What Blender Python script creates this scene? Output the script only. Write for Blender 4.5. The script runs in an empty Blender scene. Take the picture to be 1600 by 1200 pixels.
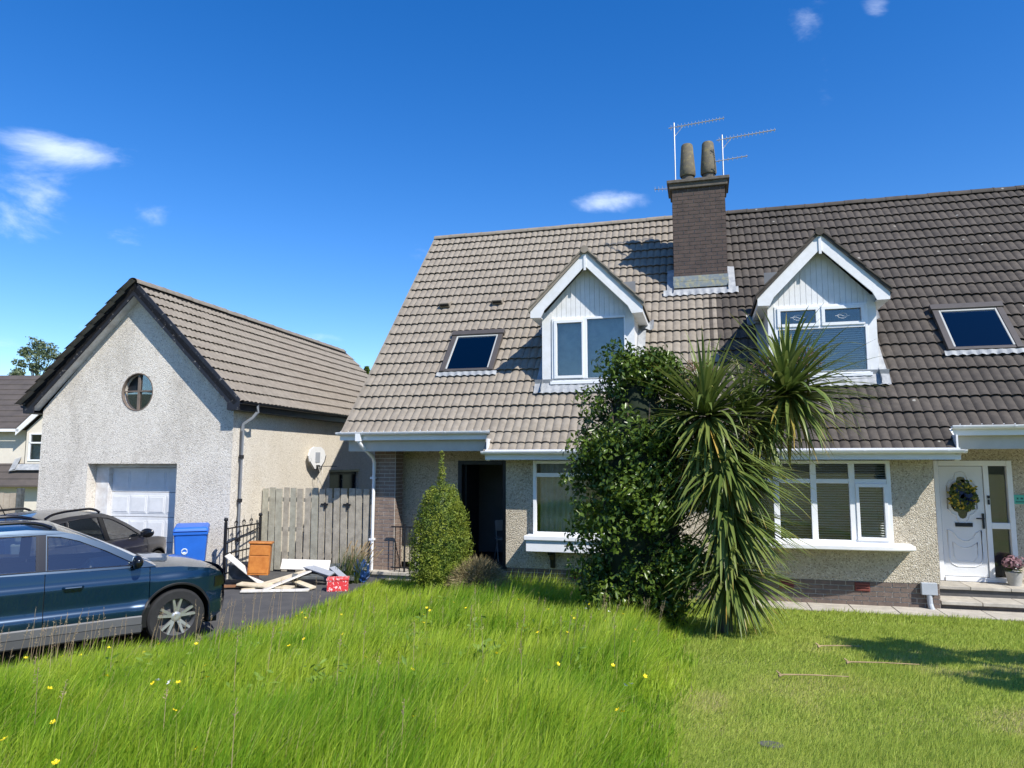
import bpy, bmesh, math, random
import numpy as np
from mathutils import Vector, Matrix
from mathutils.geometry import tessellate_polygon
random.seed(7); RNG = np.random.default_rng(7)
R = math.radians; PI = math.pi
scn = bpy.context.scene; COL = scn.collection

# ------------------------------------------------------------------ camera
cam_d = bpy.data.cameras.new('camera'); cam = bpy.data.objects.new('camera', cam_d); COL.objects.link(cam)
cam.location = (0, 0, 2.55)
cam.rotation_euler = (R(90 + 6.2), 0, R(15))
cam_d.sensor_fit = 'HORIZONTAL'; cam_d.sensor_width = 36; cam_d.lens = 36 * 1110 / 1600
cam_d.clip_start = 0.05; cam_d.clip_end = 3000
scn.camera = cam
# ------------------------------------------------------------------ sky and sun
SUN_EL, SUN_AZ = R(46), R(53)            # azimuth from -Y towards +X
sun_dir = Vector((math.sin(SUN_AZ) * math.cos(SUN_EL), -math.cos(SUN_AZ) * math.cos(SUN_EL), math.sin(SUN_EL)))
world = bpy.data.worlds.new('World'); scn.world = world; world.use_nodes = True
wt = world.node_tree; wt.nodes.clear()
def wn(t, **k):
    n = wt.nodes.new(t)
    for a, b in k.items(): setattr(n, a, b)
    return n
sky = wn('ShaderNodeTexSky', sky_type='NISHITA', sun_disc=False)
sky.sun_elevation = SUN_EL; sky.sun_rotation = math.atan2(sun_dir.x, sun_dir.y)
sky.air_density = 1.0; sky.dust_density = 0.15; sky.ozone_density = 3.0; sky.altitude = 50
hs = wn('ShaderNodeHueSaturation'); hs.inputs['Saturation'].default_value = 1.38; hs.inputs['Hue'].default_value = 0.511
hs.inputs['Value'].default_value = 1.0
wt.links.new(sky.outputs[0], hs.inputs['Color'])
tc = wn('ShaderNodeTexCoord')
mp = wn('ShaderNodeMapping'); mp.inputs['Scale'].default_value = (1, 1, 2.2)
wt.links.new(tc.outputs['Generated'], mp.inputs['Vector'])
nz = wn('ShaderNodeTexNoise'); nz.inputs['Scale'].default_value = 7.0; nz.inputs['Detail'].default_value = 9; nz.inputs['Roughness'].default_value = 0.62
nz.inputs['Distortion'].default_value = 0.35
wt.links.new(mp.outputs[0], nz.inputs['Vector'])
def wmath(op, a, b=None, c=None):
    n = wn('ShaderNodeMath', operation=op)
    for i, v in enumerate((a, b, c)):
        if v is None: continue
        if isinstance(v, (int, float)): n.inputs[i].default_value = v
        else: wt.links.new(v, n.inputs[i])
    return n.outputs[0]
# banks of cloud that drift in the sky: (azimuth from +Y towards +X, elevation, half widths, amount), degrees
CLOUDS = [(-50.2, 17.2, 3.0, 2.9, .40), (-48.0, 20.8, 3.8, 1.0, .36), (-42.7, 17.3, 2.3, 1.6, .29), (-44.2, 15.7, 2.0, 1.0, .22), (-7.0, 20.4, 3.4, 1.0, .32),
          (8.9, 30.8, 2.2, 1.9, .36), (13.7, 30.5, 1.3, 1.4, .33), (10.0, 27.4, 1.0, 1.8, .24), (-30.0, 11.2, 1.9, .45, .30), (-30.4, 9.7, 2.3, .6, .32), (-46.8, 9.3, 2.6, .6, .3), (-51, 7.8, 3, .8, .3),
          (32, 22, 5, 2, .3), (60, 30, 7, 4, .3), (110, 24, 8, 4, .3), (160, 35, 8, 5, .3), (-100, 28, 8, 4, .3), (-140, 40, 8, 5, .3), (175, 15, 10, 3, .3)]
sep = wn('ShaderNodeSeparateXYZ'); wt.links.new(tc.outputs['Generated'], sep.inputs[0])
az = wmath('ARCTAN2', sep.outputs[0], sep.outputs[1]); el = wmath('ARCSINE', sep.outputs[2])
cov = None
for a, e, wx, wy, amt in CLOUDS:
    dx = wmath('DIVIDE', wmath('SUBTRACT', az, R(a)), R(wx)); dy = wmath('DIVIDE', wmath('SUBTRACT', el, R(e)), R(wy))
    g = wmath('MULTIPLY', wmath('EXPONENT', wmath('MULTIPLY', wmath('ADD', wmath('MULTIPLY', dx, dx), wmath('MULTIPLY', dy, dy)), -1.0)), amt)
    cov = g if cov is None else wmath('ADD', cov, g)
cl = wmath('ADD', nz.outputs[0], cov)
ramp = wn('ShaderNodeMapRange', interpolation_type='SMOOTHSTEP')
ramp.inputs['From Min'].default_value = .68; ramp.inputs['From Max'].default_value = 1.12; ramp.inputs['To Max'].default_value = .56
wt.links.new(cl, ramp.inputs['Value'])
mixc = wn('ShaderNodeMix', data_type='RGBA'); mixc.inputs['B'].default_value = (7.6, 8.2, 9.4, 1)
wt.links.new(ramp.outputs[0], mixc.inputs['Factor']); wt.links.new(hs.outputs[0], mixc.inputs['A'])
bg = wn('ShaderNodeBackground'); bg.inputs['Strength'].default_value = 0.15
out = wn('ShaderNodeOutputWorld'); wt.links.new(mixc.outputs['Result'], bg.inputs['Color']); wt.links.new(bg.outputs[0], out.inputs['Surface'])
sd = bpy.data.lights.new('sun', 'SUN'); sd.energy = 5.0; sd.angle = R(.53); sd.color = (1, .955, .88)
so = bpy.data.objects.new('sun', sd); COL.objects.link(so)
so.rotation_euler = (-sun_dir).to_track_quat('-Z', 'Y').to_euler(); so.location = sun_dir * 60
scn.view_settings.view_transform = 'Standard'; scn.view_settings.look = 'None'; scn.view_settings.gamma = 1
scn.view_settings.exposure = 0.4; scn.view_settings.use_curve_mapping = False
scn.render.resolution_x = 1024; scn.render.resolution_y = 768

# ------------------------------------------------------------------ materials
MAT = {}
def material(name, col, rough=.7, var=.0, scale=8, bump=0, bscale=40, col2=None, spec=.4, metal=0, coat=0, sub=None, detail=6, contrast=(.35, .65), blotch=None):
    """principled material: two tones mixed by world-space noise, fine relief by a second noise"""
    m = bpy.data.materials.new(name); m.use_nodes = True; t = m.node_tree; b = t.nodes['Principled BSDF']
    b.inputs['Base Color'].default_value = (*col, 1); b.inputs['Roughness'].default_value = rough
    b.inputs['Specular IOR Level'].default_value = spec; b.inputs['Metallic'].default_value = metal; b.inputs['Coat Weight'].default_value = coat
    if coat: b.inputs['Coat Roughness'].default_value = .03
    geo = t.nodes.new('ShaderNodeNewGeometry')
    if col2 is not None or var:
        if col2 is None: col2 = tuple(c * (1 - var) for c in col)
        n = t.nodes.new('ShaderNodeTexNoise'); n.inputs['Scale'].default_value = scale; n.inputs['Detail'].default_value = detail; n.inputs['Roughness'].default_value = .65
        t.links.new(geo.outputs['Position'], n.inputs['Vector'])
        r = t.nodes.new('ShaderNodeMapRange'); r.inputs['From Min'].default_value = contrast[0]; r.inputs['From Max'].default_value = contrast[1]
        t.links.new(n.outputs[0], r.inputs['Value'])
        mx = t.nodes.new('ShaderNodeMix'); mx.data_type = 'RGBA'; mx.inputs['A'].default_value = (*col, 1); mx.inputs['B'].default_value = (*col2, 1)
        t.links.new(r.outputs[0], mx.inputs['Factor']); t.links.new(mx.outputs['Result'], b.inputs['Base Color'])
        if blotch:                                                          # broad weathering: patches of moss and grime
            n3 = t.nodes.new('ShaderNodeTexNoise'); n3.inputs['Scale'].default_value = blotch[0]; n3.inputs['Detail'].default_value = 7; n3.inputs['Roughness'].default_value = .7; t.links.new(geo.outputs['Position'], n3.inputs['Vector'])
            r3 = t.nodes.new('ShaderNodeMapRange'); r3.inputs['From Min'].default_value = .45; r3.inputs['From Max'].default_value = .72; r3.inputs['To Max'].default_value = blotch[1]; t.links.new(n3.outputs[0], r3.inputs['Value'])
            m3 = t.nodes.new('ShaderNodeMix'); m3.data_type = 'RGBA'; m3.inputs['B'].default_value = (*blotch[2], 1); t.links.new(r3.outputs[0], m3.inputs['Factor']); t.links.new(mx.outputs['Result'], m3.inputs['A']); t.links.new(m3.outputs['Result'], b.inputs['Base Color'])
    if bump:
        n2 = t.nodes.new('ShaderNodeTexNoise'); n2.inputs['Scale'].default_value = bscale; n2.inputs['Detail'].default_value = 4
        t.links.new(geo.outputs['Position'], n2.inputs['Vector'])
        bp = t.nodes.new('ShaderNodeBump'); bp.inputs['Strength'].default_value = bump; bp.inputs['Distance'].default_value = .01
        t.links.new(n2.outputs[0], bp.inputs['Height']); t.links.new(bp.outputs[0], b.inputs['Normal'])
    MAT[name] = m; return m
def pebble(name, base, dark, light, scale=34, bump=.8, streak=None):
    """pebbledash: small stones thrown on render, each with its own tone, real-looking relief"""
    m = bpy.data.materials.new(name); m.use_nodes = True; t = m.node_tree; b = t.nodes['Principled BSDF']; b.inputs['Roughness'].default_value = .9
    b.inputs['Specular IOR Level'].default_value = .2
    geo = t.nodes.new('ShaderNodeNewGeometry')
    v = t.nodes.new('ShaderNodeTexVoronoi'); v.inputs['Scale'].default_value = scale; t.links.new(geo.outputs['Position'], v.inputs['Vector'])
    sepc = t.nodes.new('ShaderNodeSeparateColor'); t.links.new(v.outputs['Color'], sepc.inputs[0])
    cr = t.nodes.new('ShaderNodeValToRGB'); cr.color_ramp.interpolation = 'LINEAR'
    e = cr.color_ramp.elements; e[0].position = 0; e[0].color = (*dark, 1); e[1].position = 1; e[1].color = (*light, 1)
    k = e.new(.22); k.color = (*base, 1); k = e.new(.7); k.color = (*base, 1)
    t.links.new(sepc.outputs[0], cr.inputs[0])
    n = t.nodes.new('ShaderNodeTexNoise'); n.inputs['Scale'].default_value = 1.3; n.inputs['Detail'].default_value = 8; n.inputs['Roughness'].default_value = .7
    mpg = t.nodes.new('ShaderNodeMapping'); mpg.inputs['Scale'].default_value = (1, 1, .45); t.links.new(geo.outputs['Position'], mpg.inputs['Vector']); t.links.new(mpg.outputs[0], n.inputs['Vector'])
    r = t.nodes.new('ShaderNodeMapRange'); r.inputs['From Min'].default_value = .46; r.inputs['From Max'].default_value = .72; r.inputs['To Max'].default_value = .6
    t.links.new(n.outputs[0], r.inputs['Value'])
    mx = t.nodes.new('ShaderNodeMix'); mx.data_type = 'RGBA'; mx.blend_type = 'MULTIPLY'; mx.inputs['B'].default_value = (*(streak or (.62, .6, .57)), 1)
    t.links.new(r.outputs[0], mx.inputs['Factor']); t.links.new(cr.outputs[0], mx.inputs['A']); t.links.new(mx.outputs['Result'], b.inputs['Base Color'])
    bp = t.nodes.new('ShaderNodeBump'); bp.inputs['Strength'].default_value = bump; bp.inputs['Distance'].default_value = .02; bp.invert = True
    t.links.new(v.outputs['Distance'], bp.inputs['Height']); t.links.new(bp.outputs[0], b.inputs['Normal'])
    MAT[name] = m; return m
def glass(name, tint=(.75, .82, .84), rough=.0, ior=1.5, base=.02):
    """thin pane: see-through with a mirror-like share that grows at grazing angles"""
    m = bpy.data.materials.new(name); m.use_nodes = True; t = m.node_tree; t.nodes.clear()
    o = t.nodes.new('ShaderNodeOutputMaterial'); tr = t.nodes.new('ShaderNodeBsdfTransparent'); tr.inputs[0].default_value = (*tint, 1)
    gl = t.nodes.new('ShaderNodeBsdfGlossy'); gl.inputs['Roughness'].default_value = rough; gl.inputs[0].default_value = (1, 1, 1, 1)
    fr = t.nodes.new('ShaderNodeFresnel'); fr.inputs[0].default_value = ior
    mul = t.nodes.new('ShaderNodeMath'); mul.operation = 'MULTIPLY_ADD'; mul.inputs[1].default_value = 1.5; mul.inputs[2].default_value = base; mul.use_clamp = True; t.links.new(fr.outputs[0], mul.inputs[0])
    mx = t.nodes.new('ShaderNodeMixShader'); t.links.new(mul.outputs[0], mx.inputs[0]); t.links.new(tr.outputs[0], mx.inputs[1]); t.links.new(gl.outputs[0], mx.inputs[2])
    t.links.new(mx.outputs[0], o.inputs[0]); MAT[name] = m; return m
def leafmat(name, ca, cb, rough=.45, trans=.25, scale=3, attr=None, cc=None, spec=.35):
    """leaves: two greens, a little light passing through"""
    m = bpy.data.materials.new(name); m.use_nodes = True; t = m.node_tree; b = t.nodes['Principled BSDF']; o = t.nodes['Material Output']
    b.inputs['Roughness'].default_value = rough; b.inputs['Specular IOR Level'].default_value = spec
    mx = t.nodes.new('ShaderNodeMix'); mx.data_type = 'RGBA'; mx.inputs['A'].default_value = (*ca, 1); mx.inputs['B'].default_value = (*cb, 1)
    if attr:
        a = t.nodes.new('ShaderNodeAttribute'); a.attribute_name = attr
        if cc:
            cr = t.nodes.new('ShaderNodeValToRGB'); e = cr.color_ramp.elements
            e[0].color = (*ca, 1); e[1].color = (*cc, 1); e[1].position = 1.0; k = e.new(.72); k.color = (*cb, 1)
            t.links.new(a.outputs['Fac'], cr.inputs[0]); src = cr.outputs[0]
        else:
            t.links.new(a.outputs['Fac'], mx.inputs['Factor']); src = mx.outputs['Result']
    else:
        geo = t.nodes.new('ShaderNodeNewGeometry'); n = t.nodes.new('ShaderNodeTexNoise'); n.inputs['Scale'].default_value = scale; n.inputs['Detail'].default_value = 5
        t.links.new(geo.outputs['Position'], n.inputs['Vector']); r = t.nodes.new('ShaderNodeMapRange'); r.inputs['From Min'].default_value = .35; r.inputs['From Max'].default_value = .65
        t.links.new(n.outputs[0], r.inputs['Value']); t.links.new(r.outputs[0], mx.inputs['Factor']); src = mx.outputs['Result']
    t.links.new(src, b.inputs['Base Color'])
    tl = t.nodes.new('ShaderNodeBsdfTranslucent'); t.links.new(src, tl.inputs[0])
    ms = t.nodes.new('ShaderNodeMixShader'); ms.inputs[0].default_value = trans; t.links.new(b.outputs[0], ms.inputs[1]); t.links.new(tl.outputs[0], ms.inputs[2]); t.links.new(ms.outputs[0], o.inputs[0])
    MAT[name] = m; return m
pebble('pebble_white', (.70, .645, .56), (.38, .345, .295), (.83, .79, .71), 66, .5, (.5, .48, .45))
pebble('pebble_cream', (.66, .60, .50), (.46, .41, .33), (.77, .72, .62), 66, .45, (.85, .82, .77))
pebble('pebble_house', (.50, .44, .34), (.25, .21, .16), (.68, .62, .51), 58, .6, (.75, .72, .66))
material('tile_tan', (.295, .258, .208), .85, col2=(.22, .19, .15), scale=7, blotch=(.8, .35, (.20, .165, .13)), bump=.35, bscale=90, spec=.25)
material('tile_tan_garage', (.265, .232, .188), .85, col2=(.20, .172, .138), scale=6, blotch=(.7, .35, (.19, .16, .125)), bump=.35, bscale=90, spec=.25)
material('tile_far', (.10, .085, .075), .85, col2=(.075, .065, .06), scale=2, spec=.25)
material('underlay', (.02, .018, .016), .9)
material('white_upvc', (.80, .81, .82), .35, var=.06, scale=3, spec=.5)
material('white_paint', (.76, .765, .77), .5, col2=(.68, .68, .66), scale=5, bump=.08, bscale=20)
material('grey_beam', (.52, .50, .45), .6, var=.12, scale=4)
material('brick', (.185, .138, .113), .85, col2=(.125, .096, .082), scale=9, bump=.5, bscale=120)
material('brick_pale', (.25, .185, .148), .85, col2=(.18, .13, .105), scale=9, bump=.5, bscale=120)
material('brick_chimney', (.105, .075, .062), .9, col2=(.07, .053, .047), scale=5, bump=.5, bscale=120)
material('mortar', (.52, .48, .42), .95, var=.25, scale=14)
material('mortar_dark', (.40, .35, .30), .95, var=.3, scale=10)
material('concrete', (.42, .39, .34), .9, col2=(.30, .28, .24), scale=5, bump=.3, bscale=60)
material('slab', (.50, .46, .39), .9, col2=(.36, .33, .28), scale=6, bump=.3, bscale=70)
material('step_dark', (.11, .105, .10), .8, var=.3, scale=6)
material('chimney_cap', (.15, .13, .11), .9, col2=(.09, .08, .06), scale=9, bump=.4, bscale=50)
material('pot_clay', (.13, .115, .085), .9, col2=(.25, .21, .10), scale=14, bump=.3, bscale=60, contrast=(.5, .72))
material('lead', (.24, .255, .27), .7, col2=(.38, .39, .39), scale=7, bump=.4, bscale=18, spec=.5)
material('lead_old', (.20, .235, .25), .6, col2=(.40, .37, .20), scale=11, bump=.4, bscale=18, contrast=(.45, .7))
material('aerial_metal', (.55, .55, .56), .4, metal=.8)
material('skylight_frame', (.085, .075, .068), .5, var=.2, scale=6)
material('skylight_inner', (.38, .39, .37), .5)
material('black_paint', (.017, .019, .026), .55, col2=(.33, .31, .28), scale=17, contrast=(.62, .68), bump=.2, bscale=60)
material('black_gloss', (.014, .017, .023), .4, var=.3, scale=6)
material('black_iron', (.012, .012, .014), .5)
material('grey_pipe', (.20, .215, .235), .45, var=.15, scale=5)
material('room_dark', (.035, .035, .036), .9)
material('room_mid', (.20, .21, .22), .9, var=.2, scale=1.5)
material('net_curtain', (.55, .57, .56), .9, col2=(.40, .42, .42), scale=5)
material('blind_white', (.72, .74, .76), .5)
material('door_white', (.72, .73, .74), .4, var=.04, scale=3)
material('garage_door', (.72, .725, .735), .45, col2=(.62, .625, .63), scale=4)
material('garage_frame', (.70, .70, .69), .55, col2=(.52, .49, .46), scale=6)
material('window_wood', (.20, .16, .13), .8, var=.4, scale=12)
material('fence_wood', (.43, .385, .305), .9, col2=(.28, .25, .20), scale=7, bump=.4, bscale=50)
material('fence_wood_green', (.40, .385, .31), .9, col2=(.28, .265, .21), scale=7, bump=.4, bscale=50)
material('fence_far', (.42, .36, .28), .9, var=.25, scale=5)
material('tarmac', (.060, .060, .062), .95, col2=(.09, .088, .085), scale=3, bump=.6, bscale=160)
material('soil_lawn', (.15, .19, .04), .95, col2=(.22, .20, .08), scale=1.2, bump=.5, bscale=40)
material('orange_wood', (.50, .19, .038), .45, col2=(.38, .125, .022), scale=9, bump=.1, bscale=30)
material('board_white', (.74, .72, .68), .6, col2=(.55, .52, .46), scale=6)
material('board_cream', (.66, .58, .42), .7, col2=(.5, .42, .3), scale=7)
material('board_brown', (.28, .13, .06), .6, var=.3, scale=8)
material('board_dark', (.045, .05, .045), .6, col2=(.12, .13, .13), scale=8)
material('red_spotted', (.62, .045, .05), .5, col2=(.80, .62, .60), scale=26, contrast=(.56, .6), detail=2)
material('bin_blue', (.022, .135, .55), .4, var=.12, scale=4)
material('bin_mark', (.62, .68, .75), .5)
material('blue_bag', (.012, .05, .17), .35, var=.3, scale=9)
material('hoop_board', (.78, .78, .77), .4, col2=(.5, .49, .48), scale=12, contrast=(.58, .66))
material('net_white', (.6, .58, .54), .8)
material('car_blue', (.003, .022, .052), .26, spec=.5, metal=.45, coat=1.0)
material('car_grey', (.05, .048, .052), .3, spec=.5, metal=.5, coat=1.0)
material('car_black', (.012, .012, .013), .5)
material('car_gloss_black', (.008, .008, .009), .12, spec=.6)
material('car_trim', (.105, .107, .112), .5, var=.1, scale=5)
material('car_chrome', (.62, .62, .63), .18, metal=1)
material('tyre', (.022, .022, .023), .85, var=.3, scale=20)
material('alloy', (.58, .57, .55), .35, metal=.75, var=.2, scale=12)
material('car_inside', (.11, .11, .11), .8)
material('car_seat', (.26, .26, .25), .85)
material('lamp_clear', (.5, .52, .55), .08, spec=.8)
material('bark', (.12, .095, .07), .95, col2=(.07, .055, .04), scale=12, bump=.7, bscale=40)
material('dry_stem', (.40, .29, .16), .9, var=.4, scale=12)
material('panicle', (.13, .075, .045), .9, col2=(.22, .14, .08), scale=20)
material('sign_green', (.10, .47, .36), .5, var=.1)
material('sign_ink', (.03, .11, .09), .6)
material('wreath_yellow', (.55, .40, .04), .7, var=.4, scale=30)
material('wreath_blue', (.02, .04, .12), .7, var=.4, scale=30)
material('flower_pink', (.28, .15, .17), .8, col2=(.16, .09, .10), scale=30)
material('stone_pot', (.42, .41, .38), .8, var=.2, scale=9)
material('petal_yellow', (.80, .60, .01), .5)
material('petal_white', (.8, .8, .78), .6)
material('plate_grey', (.34, .36, .39), .6, var=.1)
material('bush_shade', (.010, .018, .006), .9)
material('backdrop_green', (.045, .065, .025), .95, col2=(.08, .085, .04), scale=.15)
material('vent_red', (.22, .065, .05), .8, var=.2, scale=20)
material('neighbour_wall', (.66, .61, .52), .9, var=.1, scale=3)
material('meter_grey', (.42, .45, .49), .6, var=.1, scale=9)
def tile_dark_mat():
    m = material('tile_dark', (.10, .085, .070), .82, col2=(.064, .055, .047), scale=7, blotch=(.9, .6, (.04, .035, .03)), bump=.4, bscale=90, spec=.25)
    t = m.node_tree; b = t.nodes['Principled BSDF']; src = b.inputs['Base Color'].links[0].from_socket
    geo = t.nodes.new('ShaderNodeNewGeometry')
    # pale lichen spots, and a few warmer tiles
    v = t.nodes.new('ShaderNodeTexVoronoi'); v.inputs['Scale'].default_value = 2.6; v.inputs['Randomness'].default_value = 1; t.links.new(geo.outputs['Position'], v.inputs['Vector'])
    n = t.nodes.new('ShaderNodeTexNoise'); n.inputs['Scale'].default_value = 22; t.links.new(geo.outputs['Position'], n.inputs['Vector'])
    ad = t.nodes.new('ShaderNodeMath'); ad.operation = 'MULTIPLY_ADD'; ad.inputs[1].default_value = .10; t.links.new(n.outputs[0], ad.inputs[0]); t.links.new(v.outputs['Distance'], ad.inputs[2])
    r = t.nodes.new('ShaderNodeMapRange'); r.inputs['From Min'].default_value = .135; r.inputs['From Max'].default_value = .105; r.inputs['To Max'].default_value = .75
    t.links.new(ad.outputs[0], r.inputs['Value'])
    mx = t.nodes.new('ShaderNodeMix'); mx.data_type = 'RGBA'; mx.inputs['B'].default_value = (.36, .345, .30, 1); t.links.new(src, mx.inputs['A']); t.links.new(r.outputs[0], mx.inputs['Factor'])
    t.links.new(mx.outputs['Result'], b.inputs['Base Color'])
tile_dark_mat()
glass('window_glass', (.86, .89, .90)); glass('car_glass', (.84, .90, .88), base=.09); glass('skylight_glass', (.62, .66, .70))
leafmat('grass_long', (.17, .34, .016), (.45, .57, .05), .55, .45, attr='tone', cc=(.42, .36, .16))
leafmat('grass_short', (.25, .39, .035), (.47, .52, .10), .6, .38, attr='tone', cc=(.56, .46, .24))
leafmat('laurel_leaf', (.034, .070, .012), (.125, .185, .025), .30, .2, 3.0)
leafmat('conifer_leaf', (.07, .12, .012), (.24, .28, .03), .6, .2, 5.5)
leafmat('cordyline_leaf', (.085, .14, .028), (.19, .23, .06), .38, .22, attr='tone', cc=(.45, .30, .06))
leafmat('tree_leaf', (.10, .14, .07), (.17, .21, .11), .5, .25, 1.2)
leafmat('dry_twig', (.19, .15, .07), (.33, .27, .14), .8, .15, 6)
leafmat('weed_leaf', (.05, .085, .02), (.10, .13, .03), .6, .2, 5)
leafmat('broad_weed', (.10, .19, .02), (.20, .30, .04), .6, .3, 4)
leafmat('seed_head', (.33, .24, .15), (.42, .33, .2), .8, .3, 6)

# ------------------------------------------------------------------ mesh helpers
class MB:
    def __init__(s, org=(0, 0, 0)): s.v = []; s.f = []; s.o = org
    def add(s, vs, fs):
        b = len(s.v); ox, oy, oz = s.o
        s.v += [(x - ox, y - oy, z - oz) for x, y, z in vs]; s.f += [tuple(b + i for i in f) for f in fs]; return s
    def box(s, x0, x1, y0, y1, z0, z1):
        x0, x1 = min(x0, x1), max(x0, x1); y0, y1 = min(y0, y1), max(y0, y1); z0, z1 = min(z0, z1), max(z0, z1)
        return s.add([(x0, y0, z0), (x1, y0, z0), (x1, y1, z0), (x0, y1, z0), (x0, y0, z1), (x1, y0, z1), (x1, y1, z1), (x0, y1, z1)],
                     [(0, 3, 2, 1), (4, 5, 6, 7), (0, 1, 5, 4), (1, 2, 6, 5), (2, 3, 7, 6), (3, 0, 4, 7)])
    def hexa(s, p): return s.add(p, [(0, 3, 2, 1), (4, 5, 6, 7), (0, 1, 5, 4), (1, 2, 6, 5), (2, 3, 7, 6), (3, 0, 4, 7)])
    def tube(s, pts, r, n=8, cap=True):
        rs = r if isinstance(r, (list, tuple)) else [r] * len(pts); vs = []; up = Vector((0, 0, 1)); P = [Vector(p) for p in pts]
        for i, p in enumerate(P):
            d = (P[min(i + 1, len(P) - 1)] - P[max(i - 1, 0)]).normalized(); a = d.cross(up)
            if a.length < 1e-3: a = d.cross(Vector((0, 1, 0)))
            a.normalize(); b = a.cross(d)
            for k in range(n):
                t = 2 * PI * k / n; q = p + (a * math.cos(t) + b * math.sin(t)) * rs[i]; vs.append(tuple(q))
        fs = [(i * n + k, i * n + (k + 1) % n, (i + 1) * n + (k + 1) % n, (i + 1) * n + k) for i in range(len(P) - 1) for k in range(n)]
        if cap: fs += [tuple(range(n))[::-1], tuple((len(P) - 1) * n + k for k in range(n))]
        return s.add(vs, fs)
    def lathe(s, prof, c=(0, 0, 0), n=20, axis='z', cap=True):
        vs = []
        for r, h in prof:
            for k in range(n):
                t = 2 * PI * k / n; a, b = r * math.cos(t), r * math.sin(t)
                vs.append((c[0] + a, c[1] + b, c[2] + h) if axis == 'z' else (c[0] + a, c[1] + h, c[2] + b))
        m = len(prof); fs = [(i * n + k, i * n + (k + 1) % n, (i + 1) * n + (k + 1) % n, (i + 1) * n + k) for i in range(m - 1) for k in range(n)]
        if cap: fs += [tuple(range(n))[::-1], tuple((m - 1) * n + k for k in range(n))]
        return s.add(vs, fs)
    def grid(s, rows):
        n = len(rows[0]); fs = [(i * n + j, i * n + j + 1, (i + 1) * n + j + 1, (i + 1) * n + j) for i in range(len(rows) - 1) for j in range(n - 1)]
        return s.add([tuple(p) for r in rows for p in r], fs)
    def plate(s, loops, f0, f1, close=True):
        """a flat sheet with thickness: 2-D loops (first outer, then holes), f0/f1 map (u, v) to the two faces"""
        tri = tessellate_polygon([[Vector((u, v, 0)) for u, v in l] for l in loops]); flat = [p for l in loops for p in l]; n = len(flat)
        fs = [tuple(t) for t in tri]; 
        if f1 is None: return s.add([f0(*p) for p in flat], fs)
        vs = [f0(*p) for p in flat] + [f1(*p) for p in flat]; fs += [tuple(n + i for i in t[::-1]) for t in tri]; b = 0
        for l in loops:
            m = len(l); fs += [(b + i, b + (i + 1) % m, n + b + (i + 1) % m, n + b + i) for i in range(m)]; b += m
        return s.add(vs, fs)
    def wall(s, loops, y0, y1): return s.plate(loops, lambda u, v: (u, y0, v), lambda u, v: (u, y1, v))
    def mesh(s, name, mat, smooth=False, fix=True):
        me = bpy.data.meshes.new(name); me.from_pydata(s.v, [], s.f)
        if fix:
            bm = bmesh.new(); bm.from_mesh(me); bmesh.ops.remove_doubles(bm, verts=bm.verts, dist=1e-5); bmesh.ops.dissolve_degenerate(bm, edges=bm.edges, dist=1e-6)
            bmesh.ops.recalc_face_normals(bm, faces=bm.faces); bm.to_mesh(me); bm.free()
        if smooth:
            me.polygons.foreach_set('use_smooth', [True] * len(me.polygons)); me.set_sharp_from_angle(angle=R(38))
        me.materials.append(MAT[mat]); return me
    def build(s, name, mat, parent=None, smooth=False, bevel=0, fix=True):
        o = bpy.data.objects.new(name, s.mesh(name, mat, smooth, fix)); COL.objects.link(o); o.parent = parent
        if bevel:
            b = o.modifiers.new('bevel', 'BEVEL'); b.width = bevel; b.segments = 2; b.limit_method = 'ANGLE'; b.angle_limit = R(40); b.harden_normals = False
        return o
def empty(name, loc, rz=0):
    o = bpy.data.objects.new(name, None); COL.objects.link(o); o.location = loc; o.rotation_euler = (0, 0, rz); o.empty_display_size = .1; return o
def tag(o, label=None, cat=None, group=None, kind=None):
    for k, v in (('label', label), ('category', cat), ('group', group), ('kind', kind)):
        if v: o[k] = v
    return o
def inst(name, me, parent, loc, rot=(0, 0, 0), scale=None):
    o = bpy.data.objects.new(name, me); COL.objects.link(o); o.parent = parent; o.location = loc; o.rotation_euler = rot
    if scale: o.scale = scale
    return o
def copy_tree(o, parent=None):
    c = o.copy(); COL.objects.link(c); c.parent = parent
    for ch in o.children: copy_tree(ch, c)
    return c
def np_mesh(name, verts, faces, mat, attr=None, smooth=False):
    """verts (n,3), faces (m,k) arrays -> one mesh object"""
    me = bpy.data.meshes.new(name); k = faces.shape[1]
    me.vertices.add(len(verts)); me.vertices.foreach_set('co', verts.astype(np.float32).ravel())
    me.loops.add(faces.size); me.loops.foreach_set('vertex_index', faces.astype(np.int32).ravel())
    me.polygons.add(len(faces)); me.polygons.foreach_set('loop_start', np.arange(0, faces.size, k, dtype=np.int32))
    try: me.polygons.foreach_set('loop_total', np.full(len(faces), k, dtype=np.int32))
    except Exception: pass
    if attr is not None:
        a = me.attributes.new('tone', 'FLOAT', 'POINT'); a.data.foreach_set('value', attr.astype(np.float32))
    me.update(calc_edges=True); me.validate()
    if smooth: me.polygons.foreach_set('use_smooth', np.ones(len(faces), dtype=bool))
    me.materials.append(MAT[mat]); return me
def link(name, me, parent=None):
    o = bpy.data.objects.new(name, me); COL.objects.link(o); o.parent = parent; return o
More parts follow.
